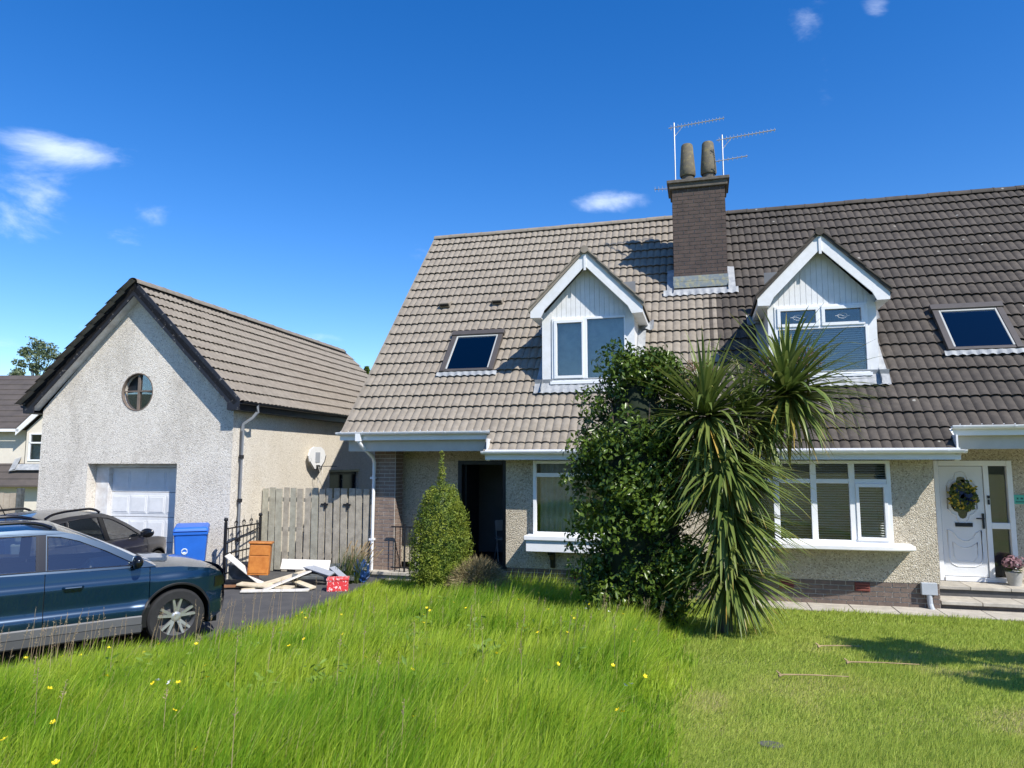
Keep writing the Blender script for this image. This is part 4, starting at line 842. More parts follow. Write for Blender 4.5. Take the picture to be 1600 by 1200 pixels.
# basketball backboard on the garage side wall
hp = grot((-8.34, 15.6, 2.62)); HB = empty('basketball_hoop', hp, ga); tag(HB, 'small white basketball backboard with bare hoop on the garage side wall', 'basketball hoop')
fan = [(-.13, -.26), (.13, -.26), (.36, -.08), (.42, .06), (.34, .20), (.17, .27), (-.17, .27), (-.34, .20), (-.42, .06), (-.36, -.08)]
q = MB(); q.plate([fan], lambda u, v: (.11, u, v), lambda u, v: (.135, u, v)); q.build('backboard', 'hoop_board', HB)
q = MB(); q.tube([(.137, u, v) for u, v in fan[-1:] + fan[:4]], .012, 6); q.build('board_edge', 'black_iron', HB)
q = MB(); q.box(.137, .143, -.10, .12, -.10, .14); q.build('board_print', 'plate_grey', HB)
q = MB(); q.box(0, .109, -.03, .03, -.2, -.1); q.box(.136, .18, -.05, .05, -.27, -.16); q.build('bracket', 'black_iron', HB)
q = MB(); q.tube([(.18 + .22 + .22 * math.cos(t), .22 * math.sin(t), -.19) for t in np.linspace(0, 2 * PI, 25)], .008, 6, cap=False); q.build('hoop_ring', 'black_iron', HB)
q = MB()
for t in (2.6, 3.4, 4.2): q.tube([(.40 + .22 * math.cos(t), .22 * math.sin(t), -.19), (.36 + .12 * math.cos(t), .12 * math.sin(t), -.36), (.33 + .16 * math.cos(t), .16 * math.sin(t), -.58)], .005, 4)
q.build('net_cord', 'net_white', HB)
# wheelie bin
bx_, by_ = at(-5.83, 13.15); BN = empty('wheelie_bin', (bx_, by_, dz(bx_, by_)), R(36)); tag(BN, 'bright blue wheelie bin with white recycling marks by the garage door', 'bin')
def ringz(w, d, z, y=0): return [(-w, y - d, z), (w, y - d, z), (w, y + d, z), (-w, y + d, z)]
q = MB(); q.hexa(ringz(.22, .24, .06) + ringz(.275, .33, .93)); q.build('bin_body', 'bin_blue', BN, bevel=.03)
q = MB(); q.hexa(ringz(.285, .345, .90) + ringz(.29, .35, .96)); q.build('bin_rim', 'bin_blue', BN, bevel=.012)
q = MB(); q.hexa([(-.30, -.38, .962), (.30, -.38, .962), (.30, .35, .985), (-.30, .35, .985), (-.27, -.33, 1.035), (.27, -.33, 1.035), (.28, .33, 1.06), (-.28, .33, 1.06)]); L_ = q.build('bin_lid', 'bin_blue', BN, bevel=.03)
q = MB(); q.tube([(-.24, .40, .985), (.24, .40, .985)], .016, 8); q.build('bin_handle', 'bin_blue', BN)
for e in (-1, 1): q = MB(); q.lathe([(.02, -.03), (.10, -.03), (.10, .03), (.02, .03)], (0, 0, 0), 16, axis='y'); q.v = [(e * .25 + v[1], .26 + v[0], .10 + v[2]) for v in q.v]; q.build('bin_wheel', 'tyre', BN, smooth=True)
for z, r_ in ((.63, .045), (.45, .045)):
    q = MB(); yy = -.24 - (.09) * (z - .06) / .87 - .004; q.tube([(-.09 + r_ * math.cos(t), yy - .0015 * math.sin(t), z + r_ * math.sin(t)) for t in np.linspace(.3, 2 * PI - (.0 if z > .6 else .4), 16)], .010, 5); 
    if z > .6: q.tube([(-.11, yy, z - .02), (-.07, yy, z - .02)], .012, 5)
    q.build('bin_mark', 'bin_mark', BN)
BN.scale = (1, 1, 1.05)
# orange bedside cabinet, tilted on the boards
X, Y = at(-4.62, 13.25); CB = empty('bedside_cabinet', (X, Y, .50), R(28)); CB.rotation_euler = (R(-3), R(3), R(28)); tag(CB, 'orange varnished wooden cabinet standing on the scrap boards', 'cabinet')
q = MB(); q.box(-.18, .18, -.17, .17, 0, .55); q.build('carcass', 'orange_wood', CB, bevel=.006); q = MB(); q.box(-.205, .205, -.20, .195, .5505, .585); q.build('top', 'orange_wood', CB, bevel=.01)
for z0, z1 in ((.03, .33), (.35, .53)): q = MB(); q.box(-.165, .165, -.182, -.1705, z0, z1); q.build('drawer_front', 'orange_wood', CB, bevel=.006)
# scrap: every board its own thing
def board(r, d, z, l, w, t, rz, tilt, roll, mat, label, name='scrap_board', grp='scrap on the drive', cat='board'):
    X, Y = at(r, d); q = MB(); q.box(-l / 2, l / 2, -w / 2, w / 2, 0, t); o = q.build(name, mat, bevel=.004); o.location = (X, Y, z); o.rotation_euler = (R(roll), R(tilt), R(rz)); return tag(o, label, cat, grp)
board(-4.80, 13.15, .56, .95, .17, .02, 15, 38, 12, 'board_white', 'long white board propped steeply against the orange cabinet')
board(-4.25, 13.05, .40, 1.15, .16, .03, 48, -12, 5, 'board_cream', 'cream board slanting up in front of the orange cabinet')
board(-4.02, 12.95, .42, .95, .17, .025, 62, -14, -8, 'board_white', 'white board slanting to the right of the orange cabinet')
board(-4.75, 12.95, .33, 1.1, .13, .03, 22, 0, 0, 'board_brown', 'flat brown board at the left of the scrap heap')
board(-4.1, 12.62, .31, 1.15, .15, .025, 20, 0, 2, 'board_white', 'white board lying flat at the front of the scrap heap')
board(-4.35, 12.85, .35, 1.0, .2, .03, 8, 3, 3, 'board_cream', 'wide cream panel lying flat in the middle of the scrap heap')
board(-3.75, 13.0, .36, .7, .12, .03, -25, 6, 8, 'board_cream', 'short cream offcut pointing at the red box')
board(-3.85, 13.55, .62, .9, .20, .03, 16, 2, 60, 'board_white', 'pale grey board on edge at the back of the scrap heap')
board(-3.3, 13.6, .55, 1.2, .18, .04, 12, -4, 55, 'board_dark', 'dark plank on edge near the fence')
board(-3.45, 13.3, .42, 1.1, .16, .05, 30, 4, 10, 'board_dark', 'dark plank lying across the scrap heap')
board(-3.6, 13.4, .55, .8, .14, .03, -18, 8, 20, 'plate_grey', 'grey metal strip slanting over the dark planks')
board(-3.15, 13.25, .50, .6, .12, .03, -35, 15, 10, 'plate_grey', 'short grey strip behind the red box')
board(-4.95, 13.45, .42, .5, .35, .25, 25, 0, 4, 'board_dark', 'black crate under the propped white board', 'crate', None, 'crate')
X, Y = at(-3.05, 12.75); RB = empty('red_box', (X, Y, .30), R(24)); tag(RB, 'red box with white spots at the lawn end of the scrap heap', 'box')
q = MB(); q.box(-.18, .18, -.12, .12, 0, .18); q.build('box_body', 'red_spotted', RB, bevel=.012); q = MB(); q.box(-.19, .19, -.13, .13, .1805, .225); q.build('box_lid', 'red_spotted', RB, bevel=.012)
# crumpled blue plastic bag by the pier
X, Y = at(-2.83, 13.6); bm_ = bmesh.new(); bmesh.ops.create_icosphere(bm_, subdivisions=4, radius=1)
for v in bm_.verts:
    k = 1 + .25 * math.sin(v.co.x * 7 + v.co.z * 5) * math.sin(v.co.y * 6 + 2) + .12 * math.sin(v.co.z * 13 + v.co.x * 9); v.co = Vector((v.co.x * .15 * k, v.co.y * .13 * k, max(0, (v.co.z + .8)) * .20 * k))
me = bpy.data.meshes.new('plastic_bag'); bm_.to_mesh(me); bm_.free(); me.materials.append(MAT['blue_bag']); o = link('plastic_bag', me); o.location = (X, Y, .30); tag(o, 'crumpled dark blue bag beside the brick pier', 'bag')
# ------------------------------------------------------------------ cars
def smooth_interp(x, xs, ys):
    return float(np.interp(x, xs, ys))
def make_car(name, label, paint, loc, rz, sx=1, sz=1, trim='car_trim', stripe=True):
    T = empty(name, loc, rz); tag(T, label, 'car')
    T.scale = (1, 1, 1); K = lambda p: ((p[0] if p[0] < 1.7 else 1.7 + (p[0] - 1.7) * .62) * sx, p[1], p[2] * sz)
    AX = (1.315, -1.315); WR = .345; AR = .405
    def top(x): return smooth_interp(x, [-2.2, -2.05, -1.6, -.4, .95, 1.35, 1.75, 2.0, 2.13], [.96, 1.04, 1.05, 1.015, .985, .965, .905, .83, .72])
    def bot(x):
        z = smooth_interp(x, [-2.2, -1.9, -1.7, 1.7, 1.9, 2.2], [.42, .30, .235, .235, .28, .36])
        for a in AX:
            if abs(x - a) < AR: z = max(z, .345 + math.sqrt(AR * AR - (x - a) ** 2))
        return z
    def side(x, z):
        p = smooth_interp(z, [.2, .30, .44, .505, .57, .72, .845, .865, .96, 1.06], [.885, .915, .925, .93, .898, .905, .912, .898, .885, .86])
        f = 1 - .25 * max(0, (x - 1.3) / .8) ** 2.2 - .13 * max(0, (-1.3 - x) / .9) ** 2.2
        fl = 0
        for a in AX:
            r = math.hypot(x - a, z - .345)
            if r < .56: fl = max(fl, .014 * (1 - max(0, r - .43) / .13))
        return p * f + fl
    ZR = [.2, .25, .30, .36, .44, .505, .535, .57, .64, .72, .79, .845, .866, .91, .96, 1.0, 1.06]
    def panel(x0, x1, nm, mat, zlo=None, zhi=None, off=0, nxs=None):
        nxs = nxs or max(3, int((x1 - x0) / .03)); xs = np.linspace(x0, x1, nxs + 1); hold = empty if False else None; res = None
        for e in (-1, 1):
            q = MB(); rows = []
            for z in ZR:
                row = []
                for x in xs:
                    lo, hi = bot(x), top(x)
                    if zlo is not None: lo = max(lo, zlo)
                    if zhi is not None: hi = max(lo, min(hi, zhi))
                    zz = min(max(z, lo), hi); row.append(K((x, e * (side(x, zz) + off), zz)))
                rows.append(row)
            rows.append([K((x, e * (side(x, max(bot(x), min(top(x), zhi or 9))) + off), max(bot(x), min(top(x), zhi or 9)))) for x in xs]) if zhi is None else None
            q.grid([r for r in rows if r]); res = q.build(nm, mat, T, smooth=True)
        return res
    g_ = .004; SH = (-1.02, -.12, .98)
    def side_parts(e_name, x0, x1):
        return panel(x0, x1, e_name, paint)
    panel(-2.13, SH[0] - g_, 'rear_quarter', paint); rd = panel(SH[0] + g_, SH[1] - g_, 'rear_door', paint); fd = panel(SH[1] + g_, SH[2] - g_, 'front_door', paint); panel(SH[2] + g_, 2.06, 'front_wing', paint)
    # dark inner skin seen in the shut lines
    for e in (-1, 1): q = MB(); q.grid([[K((x, e * (side(x, z) - .06), z)) for x in np.linspace(-1.2, 1.0, 24)] for z in (.26, .5, .8, .97)]); q.build('inner_skin', 'car_black', T)
    # lower cladding: pale strip over black sill, and arch lips
    for e in (-1, 1): q = MB(); q.grid([[K((x, e * (side(x, z) + o_), z)) for x in np.linspace(-.90, .90, 30)] for z, o_ in ((.32, .004), (.325, .014), (.41, .016), (.425, .005))]); q.build('side_trim', trim, T, smooth=True)
    for e in (-1, 1): q = MB(); q.grid([[K((x, e * (side(x, z) + o_), z)) for x in np.linspace(-.91, .91, 30)] for z, o_ in ((.20, -.03), (.225, .008), (.318, .010))]); q.build('sill', trim if stripe else 'car_black', T, smooth=True)
    for a in AX:
        for e in (-1, 1):
            q = MB(); rows = []
            for rr, oo in ((AR - .004, -.06), (AR - .004, .005), (AR + .016, .006), (AR + .024, -.002)):
                rows.append([K((a + rr * math.cos(t), e * (side(a + rr * math.cos(t), min(.345 + rr * math.sin(t), top(a + rr * math.cos(t)))) + oo), .345 + rr * math.sin(t))) for t in np.linspace(-.25, PI + .25, 32)])
            q.grid(rows); q.build('arch_lip', 'car_black', T, smooth=True)
        for e in (-1, 1): q = MB(); q.grid([[K((a + (AR + .01) * math.cos(t), e * yy, .345 + (AR + .01) * math.sin(t))) for t in np.linspace(-.3, PI + .3, 20)] for yy in (.88, .45)]); q.grid([[K((a + rr * math.cos(t), e * .5, .345 + rr * math.sin(t))) for t in np.linspace(-.3, PI + .3, 20)] for rr in (0.01, AR + .01)]); q.build('wheel_well', 'car_black', T)
    # bonnet, nose, tail
    q = MB(); q.grid([[K((x + .10 * (1 - v * v) * max(0, (x - 1.5) / .5), v * (side(x, top(x)) - .002), top(x) + .045 * (1 - abs(v) ** 2.6) * min(1, 1.25 - .9 * max(0, x - 1.3)) - .0)) for v in np.linspace(-1, 1, 25)] for x in np.linspace(1.0, 2.06, 22)]); q.build('bonnet', paint, T, smooth=True)
    def nose(z): return smooth_interp(z, [.25, .34, .5, .66, .78, .86], [2.00, 2.05, 2.07, 2.07, 2.06, 2.0])
    def nosep(v, z, o_=0): zt = min(z, .815); return K((2.055 + (nose(z) - 2.02) * 1.0 + (.15 + o_) * (1 - abs(v) ** 2.2), v * (side(2.06, zt)), z + .055 * (1 - abs(v) ** 2.6) * max(0, (z - .55) / .26)))
    q = MB(); q.grid([[nosep(v, z) for v in np.linspace(-1, 1, 25)] for z in (.30, .36, .44, .52, .60, .68, .75, .80)]); q.build('front_bumper', paint, T, smooth=True)
    q = MB(); q.grid([[nosep(v, z, .012) for v in np.linspace(-.55, .55, 15)] for z in (.60, .68, .76)]); q.build('grille', 'car_gloss_black', T, smooth=True)
    q = MB(); q.grid([[nosep(v, z, .012) for v in np.linspace(-.8, .8, 15)] for z in (.29, .36, .44)]); q.build('lower_grille', 'car_black', T, smooth=True)
    for e in (-1, 1):
        q = MB(); q.grid([[K((x, e * (side(x, z) + .006), z)) for x in np.linspace(1.84, 2.06, 8)] + [tuple(np.array(nosep(e * v, z, .012))) for v in np.linspace(.99, .62, 8)] for z in (.655, .70, .745, .79)]); q.build('headlight', 'car_gloss_black', T, smooth=True)
        q = MB(); q.grid([[tuple(np.array(nosep(e * v, z, .02))) for v in np.linspace(.95, .68, 6)] for z in (.69, .76)]); q.build('lamp', 'lamp_clear', T)
    q = MB(); q.grid([[K((-2.13 - .10 * (1 - v * v) - (.02 if z < .7 else 0), v * side(-2.13, min(z, .96)), z)) for v in np.linspace(-1, 1, 21)] for z in (.35, .5, .7, .85, .97, 1.04)]); q.build('tailgate', paint, T, smooth=True)
    # upper body: pillars and roof as one skin with window openings
    def ux(x, z): return (.862 - .42 * (z - 1.0)) * (1 - .10 * max(0, (-1.2 - x) / .8) ** 2) 
    outline = [(1.06, .99), (.95, 1.055), (.55, 1.27), (.22, 1.415), (.0, 1.475), (-.3, 1.50), (-.9, 1.49), (-1.45, 1.455), (-1.72, 1.40), (-1.95, 1.15), (-2.08, 1.02), (-1.6, 1.04), (-.4, 1.01)]
    fw_ = [(.83, 1.03), (.50, 1.215), (.22, 1.345), (.04, 1.40), (-.09, 1.415), (-.09, 1.04)]
    rw_ = [(-.21, 1.043), (-.21, 1.43), (-.65, 1.428), (-.97, 1.41), (-1.02, 1.20), (-1.03, 1.06)]
    qw_ = [(-1.10, 1.065), (-1.06, 1.40), (-1.42, 1.365), (-1.66, 1.15), (-1.62, 1.09)]
    def fine(l, n=5): return [tuple(np.array(l[i]) + (np.array(l[(i + 1) % len(l)]) - np.array(l[i])) * k / n) for i in range(len(l)) for k in range(n)]
    for e in (-1, 1): q = MB(); q.plate([fine(outline), fine(fw_), fine(rw_), fine(qw_)], lambda u, v: K((u, e * ux(u, v), v)), lambda u, v: K((u, e * (ux(u, v) - .03), v))); q.build('pillars', paint, T)
    for w_, nm in ((fw_, 'front_window'), (rw_, 'rear_window'), (qw_, 'quarter_window')):
        c0 = np.mean(np.array(w_), 0)
        for e in (-1, 1):
            big = [tuple(c0 + (np.array(p) - c0) * 1.045) for p in w_]; q = MB(); q.plate([fine(big), fine(w_)], lambda u, v: K((u, e * (ux(u, v) + .004), v)), lambda u, v: K((u, e * (ux(u, v) - .01), v))); q.build('window_seal', 'car_gloss_black', T)
            q = MB(); q.plate([fine(w_)], lambda u, v: K((u, e * (ux(u, v) - .008), v)), None); q.build(nm, 'car_glass', T)
    for e in (-1, 1): q = MB(); q.plate([fine([(-.21 + .022, 1.035), (-.21 + .022, 1.435), (-.09 - .022, 1.435), (-.09 - .022, 1.035)])], lambda u, v: K((u, e * (ux(u, v) + .005), v)), None); q.build('pillar_trim', 'car_gloss_black', T)
    def re(x): return smooth_interp(x, [-1.72, -1.45, -.9, -.3, .0], [1.40, 1.455, 1.49, 1.50, 1.475])
    q = MB(); q.grid([[K((x, v * ux(x, re(x)), re(x) + (.07 if x > -1.5 else .05) * (1 - abs(v) ** 2.2))) for v in np.linspace(-1, 1, 21)] for x in np.linspace(-1.72, .0, 24)]); q.build('roof', paint, T, smooth=True)
    wsx = lambda v, f: (.0 + (1.07 - .0) * f + .06 * (1 - v * v) * f, v * (ux(.0, 1.475) * (1 - f) + .845 * f), 1.475 * (1 - f) + .985 * f + (.07 * (1 - f) + .02 * f) * (1 - abs(v) ** 2.2) + .012 * math.sin(PI * f))
    q = MB(); q.grid([[K(wsx(v, f)) for v in np.linspace(-.97, .97, 17)] for f in np.linspace(0, 1, 8)]); q.build('windscreen', 'car_glass', T, smooth=True)
    q = MB(); q.grid([[K((-1.70 - .36 * f, v * (ux(-1.7, 1.4) * (1 - f) + .80 * f), 1.40 * (1 - f) + 1.03 * f + .07 * (1 - f) * (1 - abs(v) ** 2.2))) for v in np.linspace(-.96, .96, 11)] for f in (0, .5, 1)]); q.build('rear_screen', 'car_glass', T, smooth=True)
    # roof rails, aerial, mirrors, handles
    for e in (-1, 1):
        xs = np.linspace(-1.4, -.05, 16); q = MB(); q.tube([K((x, e * (ux(x, re(x)) - .06), re(x) + .03 + .055 * (1 - ((x + .725) / .675) ** 6))) for x in xs], .02, 8); q.build('roof_rail', 'car_gloss_black', T, smooth=True)
        q = MB(); 
        bmm = bmesh.new(); bmesh.ops.create_icosphere(bmm, subdivisions=3, radius=1)
        q.add([K((.80 + .075 * v.co.x * (1 if v.co.x > 0 else .55), e * (.985 + .125 * v.co.y), 1.075 + .085 * v.co.z)) for v in bmm.verts], [tuple(v.index for v in f.verts) for f in bmm.faces]); bmm.free()
        q.hexa([K((.76, e * .86, 1.0)), K((.84, e * .86, 1.0)), K((.84, e * .95, 1.03)), K((.76, e * .95, 1.03)), K((.76, e * .84, 1.04)), K((.84, e * .84, 1.04)), K((.84, e * .95, 1.07)), K((.76, e * .95, 1.07))]); q.build('door_mirror', 'car_gloss_black', T, smooth=True)
        for xh in (.06, -.86):
            q = MB(); q.tube([K((xh + dx_, e * (side(xh, .83) + dy), .835)) for dx_, dy in ((0, .0), (.02, .032), (.18, .034), (.20, .0))], .015, 8); q.build('door_handle', paint, T, smooth=True)
    q = MB(); q.tube([K((-1.45, 0, 1.54)), K((-1.60, 0, 1.74))], [.008, .003], 6); q.build('roof_aerial', 'car_black', T)
    # wheels
    for a in AX:
        for e in (-1, 1):
            Wh = empty('wheel', K((a, e * .80, .345))); Wh.parent = T; Wh.location = (a * sx, e * .80, .345 * sz + (1 - sz) * 0)
            if sz != 1: Wh.location.z = .33
            q = MB(); q.lathe([(.225, -.105), (.315, -.11), (.338, -.09), (.345, -.03), (.345, .03), (.338, .09), (.315, .11), (.225, .105)], (0, 0, 0), 36, 'y', cap=False); q.build('tyre', 'tyre', Wh, smooth=True)
            q = MB(); q.lathe([(.235, .09), (.225, .10), (.215, .05), (.21, -.02), (.02, -.02)], (0, 0, 0), 32, 'y', cap=False); 
            q.v = [(v[0], e * v[1], v[2]) for v in q.v]; q.build('rim_barrel', 'car_trim', Wh, smooth=True)
            q = MB()
            for k in range(5):
                for w_ in (-.17, .17):
                    an = k * 2 * PI / 5 + .3; a1_, a2_ = an + w_ * .55, an + w_ * 1.25
                    p0, p1 = (.05 * math.cos(a1_), .05 * math.sin(a1_)), (.225 * math.cos(a2_), .225 * math.sin(a2_)); nx_, nz_ = -math.sin(a2_) * .019, math.cos(a2_) * .019; y0_, y1_ = e * .05, e * .095
                    q.hexa([(p0[0] - nx_, y0_, p0[1] - nz_), (p0[0] + nx_, y0_, p0[1] + nz_), (p1[0] + nx_, y0_, p1[1] + nz_), (p1[0] - nx_, y0_, p1[1] - nz_), (p0[0] - nx_, e * .075, p0[1] - nz_), (p0[0] + nx_, e * .075, p0[1] + nz_), (p1[0] + nx_ * .7, y1_, p1[1] + nz_ * .7), (p1[0] - nx_ * .7, y1_, p1[1] - nz_ * .7)])
            q.lathe([(.06, .03), (.06, .08), (.035, .088), (.001, .088)], (0, 0, 0), 16, 'y', cap=False) if e > 0 else q.lathe([(.06, -.03), (.06, -.08), (.035, -.088), (.001, -.088)], (0, 0, 0), 16, 'y', cap=False)
            q.build('spokes', 'alloy', Wh)
    # inside: floor, dashboard, wheel, seats
    q = MB(); q.hexa([K(p) for p in ((-2.0, -.78, .30), (1.0, -.78, .30), (1.0, .78, .30), (-2.0, .78, .30), (-2.0, -.78, .36), (1.0, -.78, .36), (1.0, .78, .36), (-2.0, .78, .36))]); q.box(-1.95 * sx, 1.9 * sx, -.6, .6, .17, .30 * sz); q.build('floor', 'car_black', T)
    q = MB(); q.grid([[K((x, y, z)) for y in (-.8, .8)] for x, z in ((.50, .55), (.48, .85), (.60, .96), (1.05, .985))]); q.build('dashboard', 'car_inside', T, smooth=True)
    q = MB(); q.tube([K((.36 + .06 * math.sin(t), -.37 + .18 * math.cos(t), .90 + .17 * math.sin(t))) for t in np.linspace(0, 2 * PI, 20)], .014, 6, cap=False); q.build('steering_wheel', 'car_inside', T)
    for (px, py) in ((-.25, -.37), (-.25, .37), (-1.15, -.42), (-1.15, .42)):
        q = MB(); q.hexa([K(p) for p in ((px - .25, py - .24, .40), (px + .28, py - .24, .40), (px + .28, py + .24, .40), (px - .25, py + .24, .40), (px - .25, py - .24, .55), (px + .28, py - .24, .60), (px + .28, py + .24, .60), (px - .25, py + .24, .55))])
        q.hexa([K(p) for p in ((px - .32, py - .24, .52), (px - .16, py - .24, .52), (px - .16, py + .24, .52), (px - .32, py + .24, .52), (px - .47, py - .20, 1.12), (px - .37, py - .20, 1.12), (px - .37, py + .20, 1.12), (px - .47, py + .20, 1.12))])
        q.hexa([K(p) for p in ((px - .48, py - .12, 1.14), (px - .39, py - .12, 1.14), (px - .39, py + .12, 1.14), (px - .48, py + .12, 1.14), (px - .51, py - .11, 1.31), (px - .43, py - .11, 1.31), (px - .43, py + .11, 1.31), (px - .51, py + .11, 1.31))]); q.build('seat', 'car_seat', T, bevel=.03)
    return T
make_car('parked_car', 'dark blue estate car with silver lower trim at the edge of the long grass', 'car_blue', (-7.96, 7.25, .254), R(55))
make_car('parked_car', 'dark grey car with black roof rails parked nose-in to the garage door', 'car_grey', (-10.4, 9.8, .254), R(100), .91, .96, 'car_black', False)
# ------------------------------------------------------------------ small things by the doors
wx_, wz_ = 4.195, 1.965; WR_ = empty('wreath', (wx_, 13.62, wz_)); tag(WR_, 'yellow and dark blue wreath hanging on the white front door', 'wreath')
rg = random.Random(3)
for nm, mat, cnt, rr, sz_ in (('foliage', 'weed_leaf', 240, .15, .045), ('yellow_flowers', 'wreath_yellow', 120, .165, .032), ('blue_flowers', 'wreath_blue', 50, .10, .05)):
    q = MB()
    for k in range(cnt):
        t = rg.uniform(0, 2 * PI); tr = rg.gauss(rr, .035); p = Vector((tr * math.cos(t), rg.uniform(-.045, .02), tr * 1.1 * math.sin(t))); a = Vector((rg.gauss(0, 1), rg.gauss(0, .6), rg.gauss(0, 1))).normalized() * sz_; b = a.cross(Vector((rg.gauss(0, .3), -1, rg.gauss(0, .3)))).normalized() * sz_ * .6
        q.add([tuple(p - a), tuple(p + b), tuple(p + a), tuple(p - b)], [(0, 1, 2, 3)])
    q.build(nm, mat, WR_, fix=False)['kind'] = 'stuff'
fp = empty('flower_pot', (4.80, 13.45, .556)); tag(fp, 'pale pot of faded pink hydrangeas beside the front door sidelight', 'flower pot')
q = MB(); q.lathe([(.09, 0), (.12, .20), (.125, .21), (.11, .21), (.09, .1)], (0, 0, 0), 16); q.build('pot', 'stone_pot', fp, smooth=True)
q = MB()
for k in range(5):
    hc = Vector((rg.uniform(-.11, .11), rg.uniform(-.08, .08), .33 + rg.uniform(-.05, .06)))
    for j in range(70):
        d = Vector((rg.gauss(0, 1), rg.gauss(0, 1), rg.gauss(0, 1))).normalized(); p = hc + d * .085; a = d.cross(Vector((.3, .5, .7))).normalized() * .022; b = d.cross(a).normalized() * .022; q.add([tuple(p - a), tuple(p + b), tuple(p + a), tuple(p - b)], [(0, 1, 2, 3)])
q.build('blooms', 'flower_pink', fp, fix=False)['kind'] = 'stuff'
q = MB()
for k in range(40):
    d = Vector((rg.gauss(0, 1), rg.gauss(0, 1), abs(rg.gauss(0, .5)))).normalized(); p = Vector((0, 0, .22)) + d * .12; a = d * .05; b = d.cross(Vector((0, 0, 1))).normalized() * .025; q.add([tuple(p - a), tuple(p + b), tuple(p + a), tuple(p - b)], [(0, 1, 2, 3)])
q.build('leaves', 'weed_leaf', fp, fix=False)['kind'] = 'stuff'
sg_ = empty('house_sign', (5.06, 13.69, 1.92)); tag(sg_, 'small mint green plaque on the wall right of the front door', 'sign')
q = MB(); q.box(-.16, .19, -.014, 0, -.075, .075); q.build('plaque', 'sign_green', sg_, bevel=.004)
q = MB()
for k, w_ in enumerate((.035, .05, .03)): q.box(-.06 + k * .055, -.06 + k * .055 + w_ * .7, -.0165, -.0142, .0, .03)
q.box(-.08, .10, -.0165, -.0142, -.048, -.032); q.build('lettering', 'sign_ink', sg_)
# cut sticks on the mown lawn
for r_, d_, L_, an, lab in ((2.68, 6.55, .62, 14, 'nearest of the three bare sticks lying on the mown lawn'), (3.55, 7.05, .68, 12, 'longest bare stick lying on the mown lawn beside the shade'), (3.55, 7.95, .5, 20, 'farthest stick, half in the shade on the mown lawn')):
    X, Y = at(r_, d_); z = float(ground_z(X, Y)); q = MB(); q.tube([(-L_ / 2, 0, .05), (-L_ / 2 + .05, .02, .055), (0, .03, .05), (L_ / 2, 0, .045)], [.012, .007, .006, .004], 7); q.tube([(-L_ / 2 + .03, .01, .05), (-L_ / 2 - .01, .03, .085)], [.010, .006], 6); o = q.build('cut_stick', 'dry_stem', smooth=True); o.location = (X, Y, z); o.rotation_euler = (0, 0, R(an)); tag(o, lab, 'stick', 'sticks on the lawn')
X, Y = at(1.64, 4.72); q = MB(); q.lathe([(.09, 0), (.09, .012), (.08, .015)], (0, 0, 0), 8); o = q.build('access_cover', 'step_dark'); o.location = (X, Y, float(ground_z(X, Y)) + .012); o.scale = (.9, .6, 1); tag(o, 'small grey cover set flush in the mown lawn', 'cover')
# ------------------------------------------------------------------ neighbour beyond the garage
nX, nY = at(-22.5, 28.5); NH = empty('neighbour_house', (nX, nY, .4), R(15)); tag(NH, 'distant house with dark brown roofs and a white dormer left of the garage', 'house')
q = MB(); q.box(-6, 5.2, 0, 7, -.4, 1.5); q.build('wall', 'neighbour_wall', NH)
def slope(q, x0, x1, y0, z0, y1, z1, n):
    for k in range(n):
        f0, f1 = k / n, (k + 1) / n; a, b = y0 + (y1 - y0) * f0, y0 + (y1 - y0) * f1; c_, d_ = z0 + (z1 - z0) * f0, z0 + (z1 - z0) * f1
        q.add([(x0, a, c_ + .06), (x1, a, c_ + .06), (x1, b, d_ + .015), (x0, b, d_ + .015), (x0, a, c_), (x1, a, c_)], [(0, 1, 2, 3), (4, 5, 1, 0)])
q = MB(); slope(q, -6.2, 5.4, -.45, 1.15, 4.5, 5.65, 17); q.build('roof', 'tile_far', NH)
q = MB(); slope(q, -6.2, 2.72, .15, 3.45, 3.5, 6.0, 10); q.build('roof', 'tile_far', NH); q = MB(); q.box(-6.2, 2.72, .0, .14, 3.33, 3.44); q.box(2.66, 4.7, .03, .12, .98, 1.12); q.build('gutter', 'white_upvc', NH)
q = MB(); q.box(-6, 2.7, .5, 4, 1.9, 3.4); q.build('upper_wall', 'neighbour_wall', NH)
ND = empty('dormer', (0, 0, 0)); ND.parent = NH
q = MB(); q.wall([[(2.9, 2.05), (4.7, 2.05), (4.7, 3.4), (3.8, 4.3), (2.9, 3.4)], [(3.02, 2.16), (4.58, 2.16), (4.58, 3.28), (3.02, 3.28)]], .25, .35); q.build('face', 'neighbour_wall', ND)
for e in (-1, 1): q = MB(); q.plate([[(3.8, 4.62), (3.8 + e * 1.2, 3.42), (3.8 + e * 1.2, 3.18), (3.8, 4.32)]], lambda u, v: (u, .0, v), lambda u, v: (u, .05, v)); q.build('barge_board', 'white_paint', ND)
q = MB(); q.hexa([(2.6, 0, 3.42), (3.8, 0, 4.62), (3.8, 4, 4.62), (2.6, 3, 3.42), (2.6, 0, 3.5), (3.8, 0, 4.7), (3.8, 4, 4.7), (2.6, 3, 3.5)]); q.hexa([(5.0, 0, 3.42), (3.8, 0, 4.62), (3.8, 4, 4.62), (5.0, 3, 3.42), (5.0, 0, 3.5), (3.8, 0, 4.7), (3.8, 4, 4.7), (5.0, 3, 3.5)]); q.build('roof', 'tile_far', ND)
q = MB(); 
for b_ in ((3.02, 4.58, 2.16, 2.22), (3.02, 4.58, 3.22, 3.28), (3.02, 4.58, 2.86, 2.92), (3.02, 3.08, 2.22, 3.22), (4.52, 4.58, 2.22, 3.22), (3.77, 3.83, 2.92, 3.22)): q.box(b_[0], b_[1], .22, .30, b_[2], b_[3])
q.build('window_frame', 'white_upvc', ND)
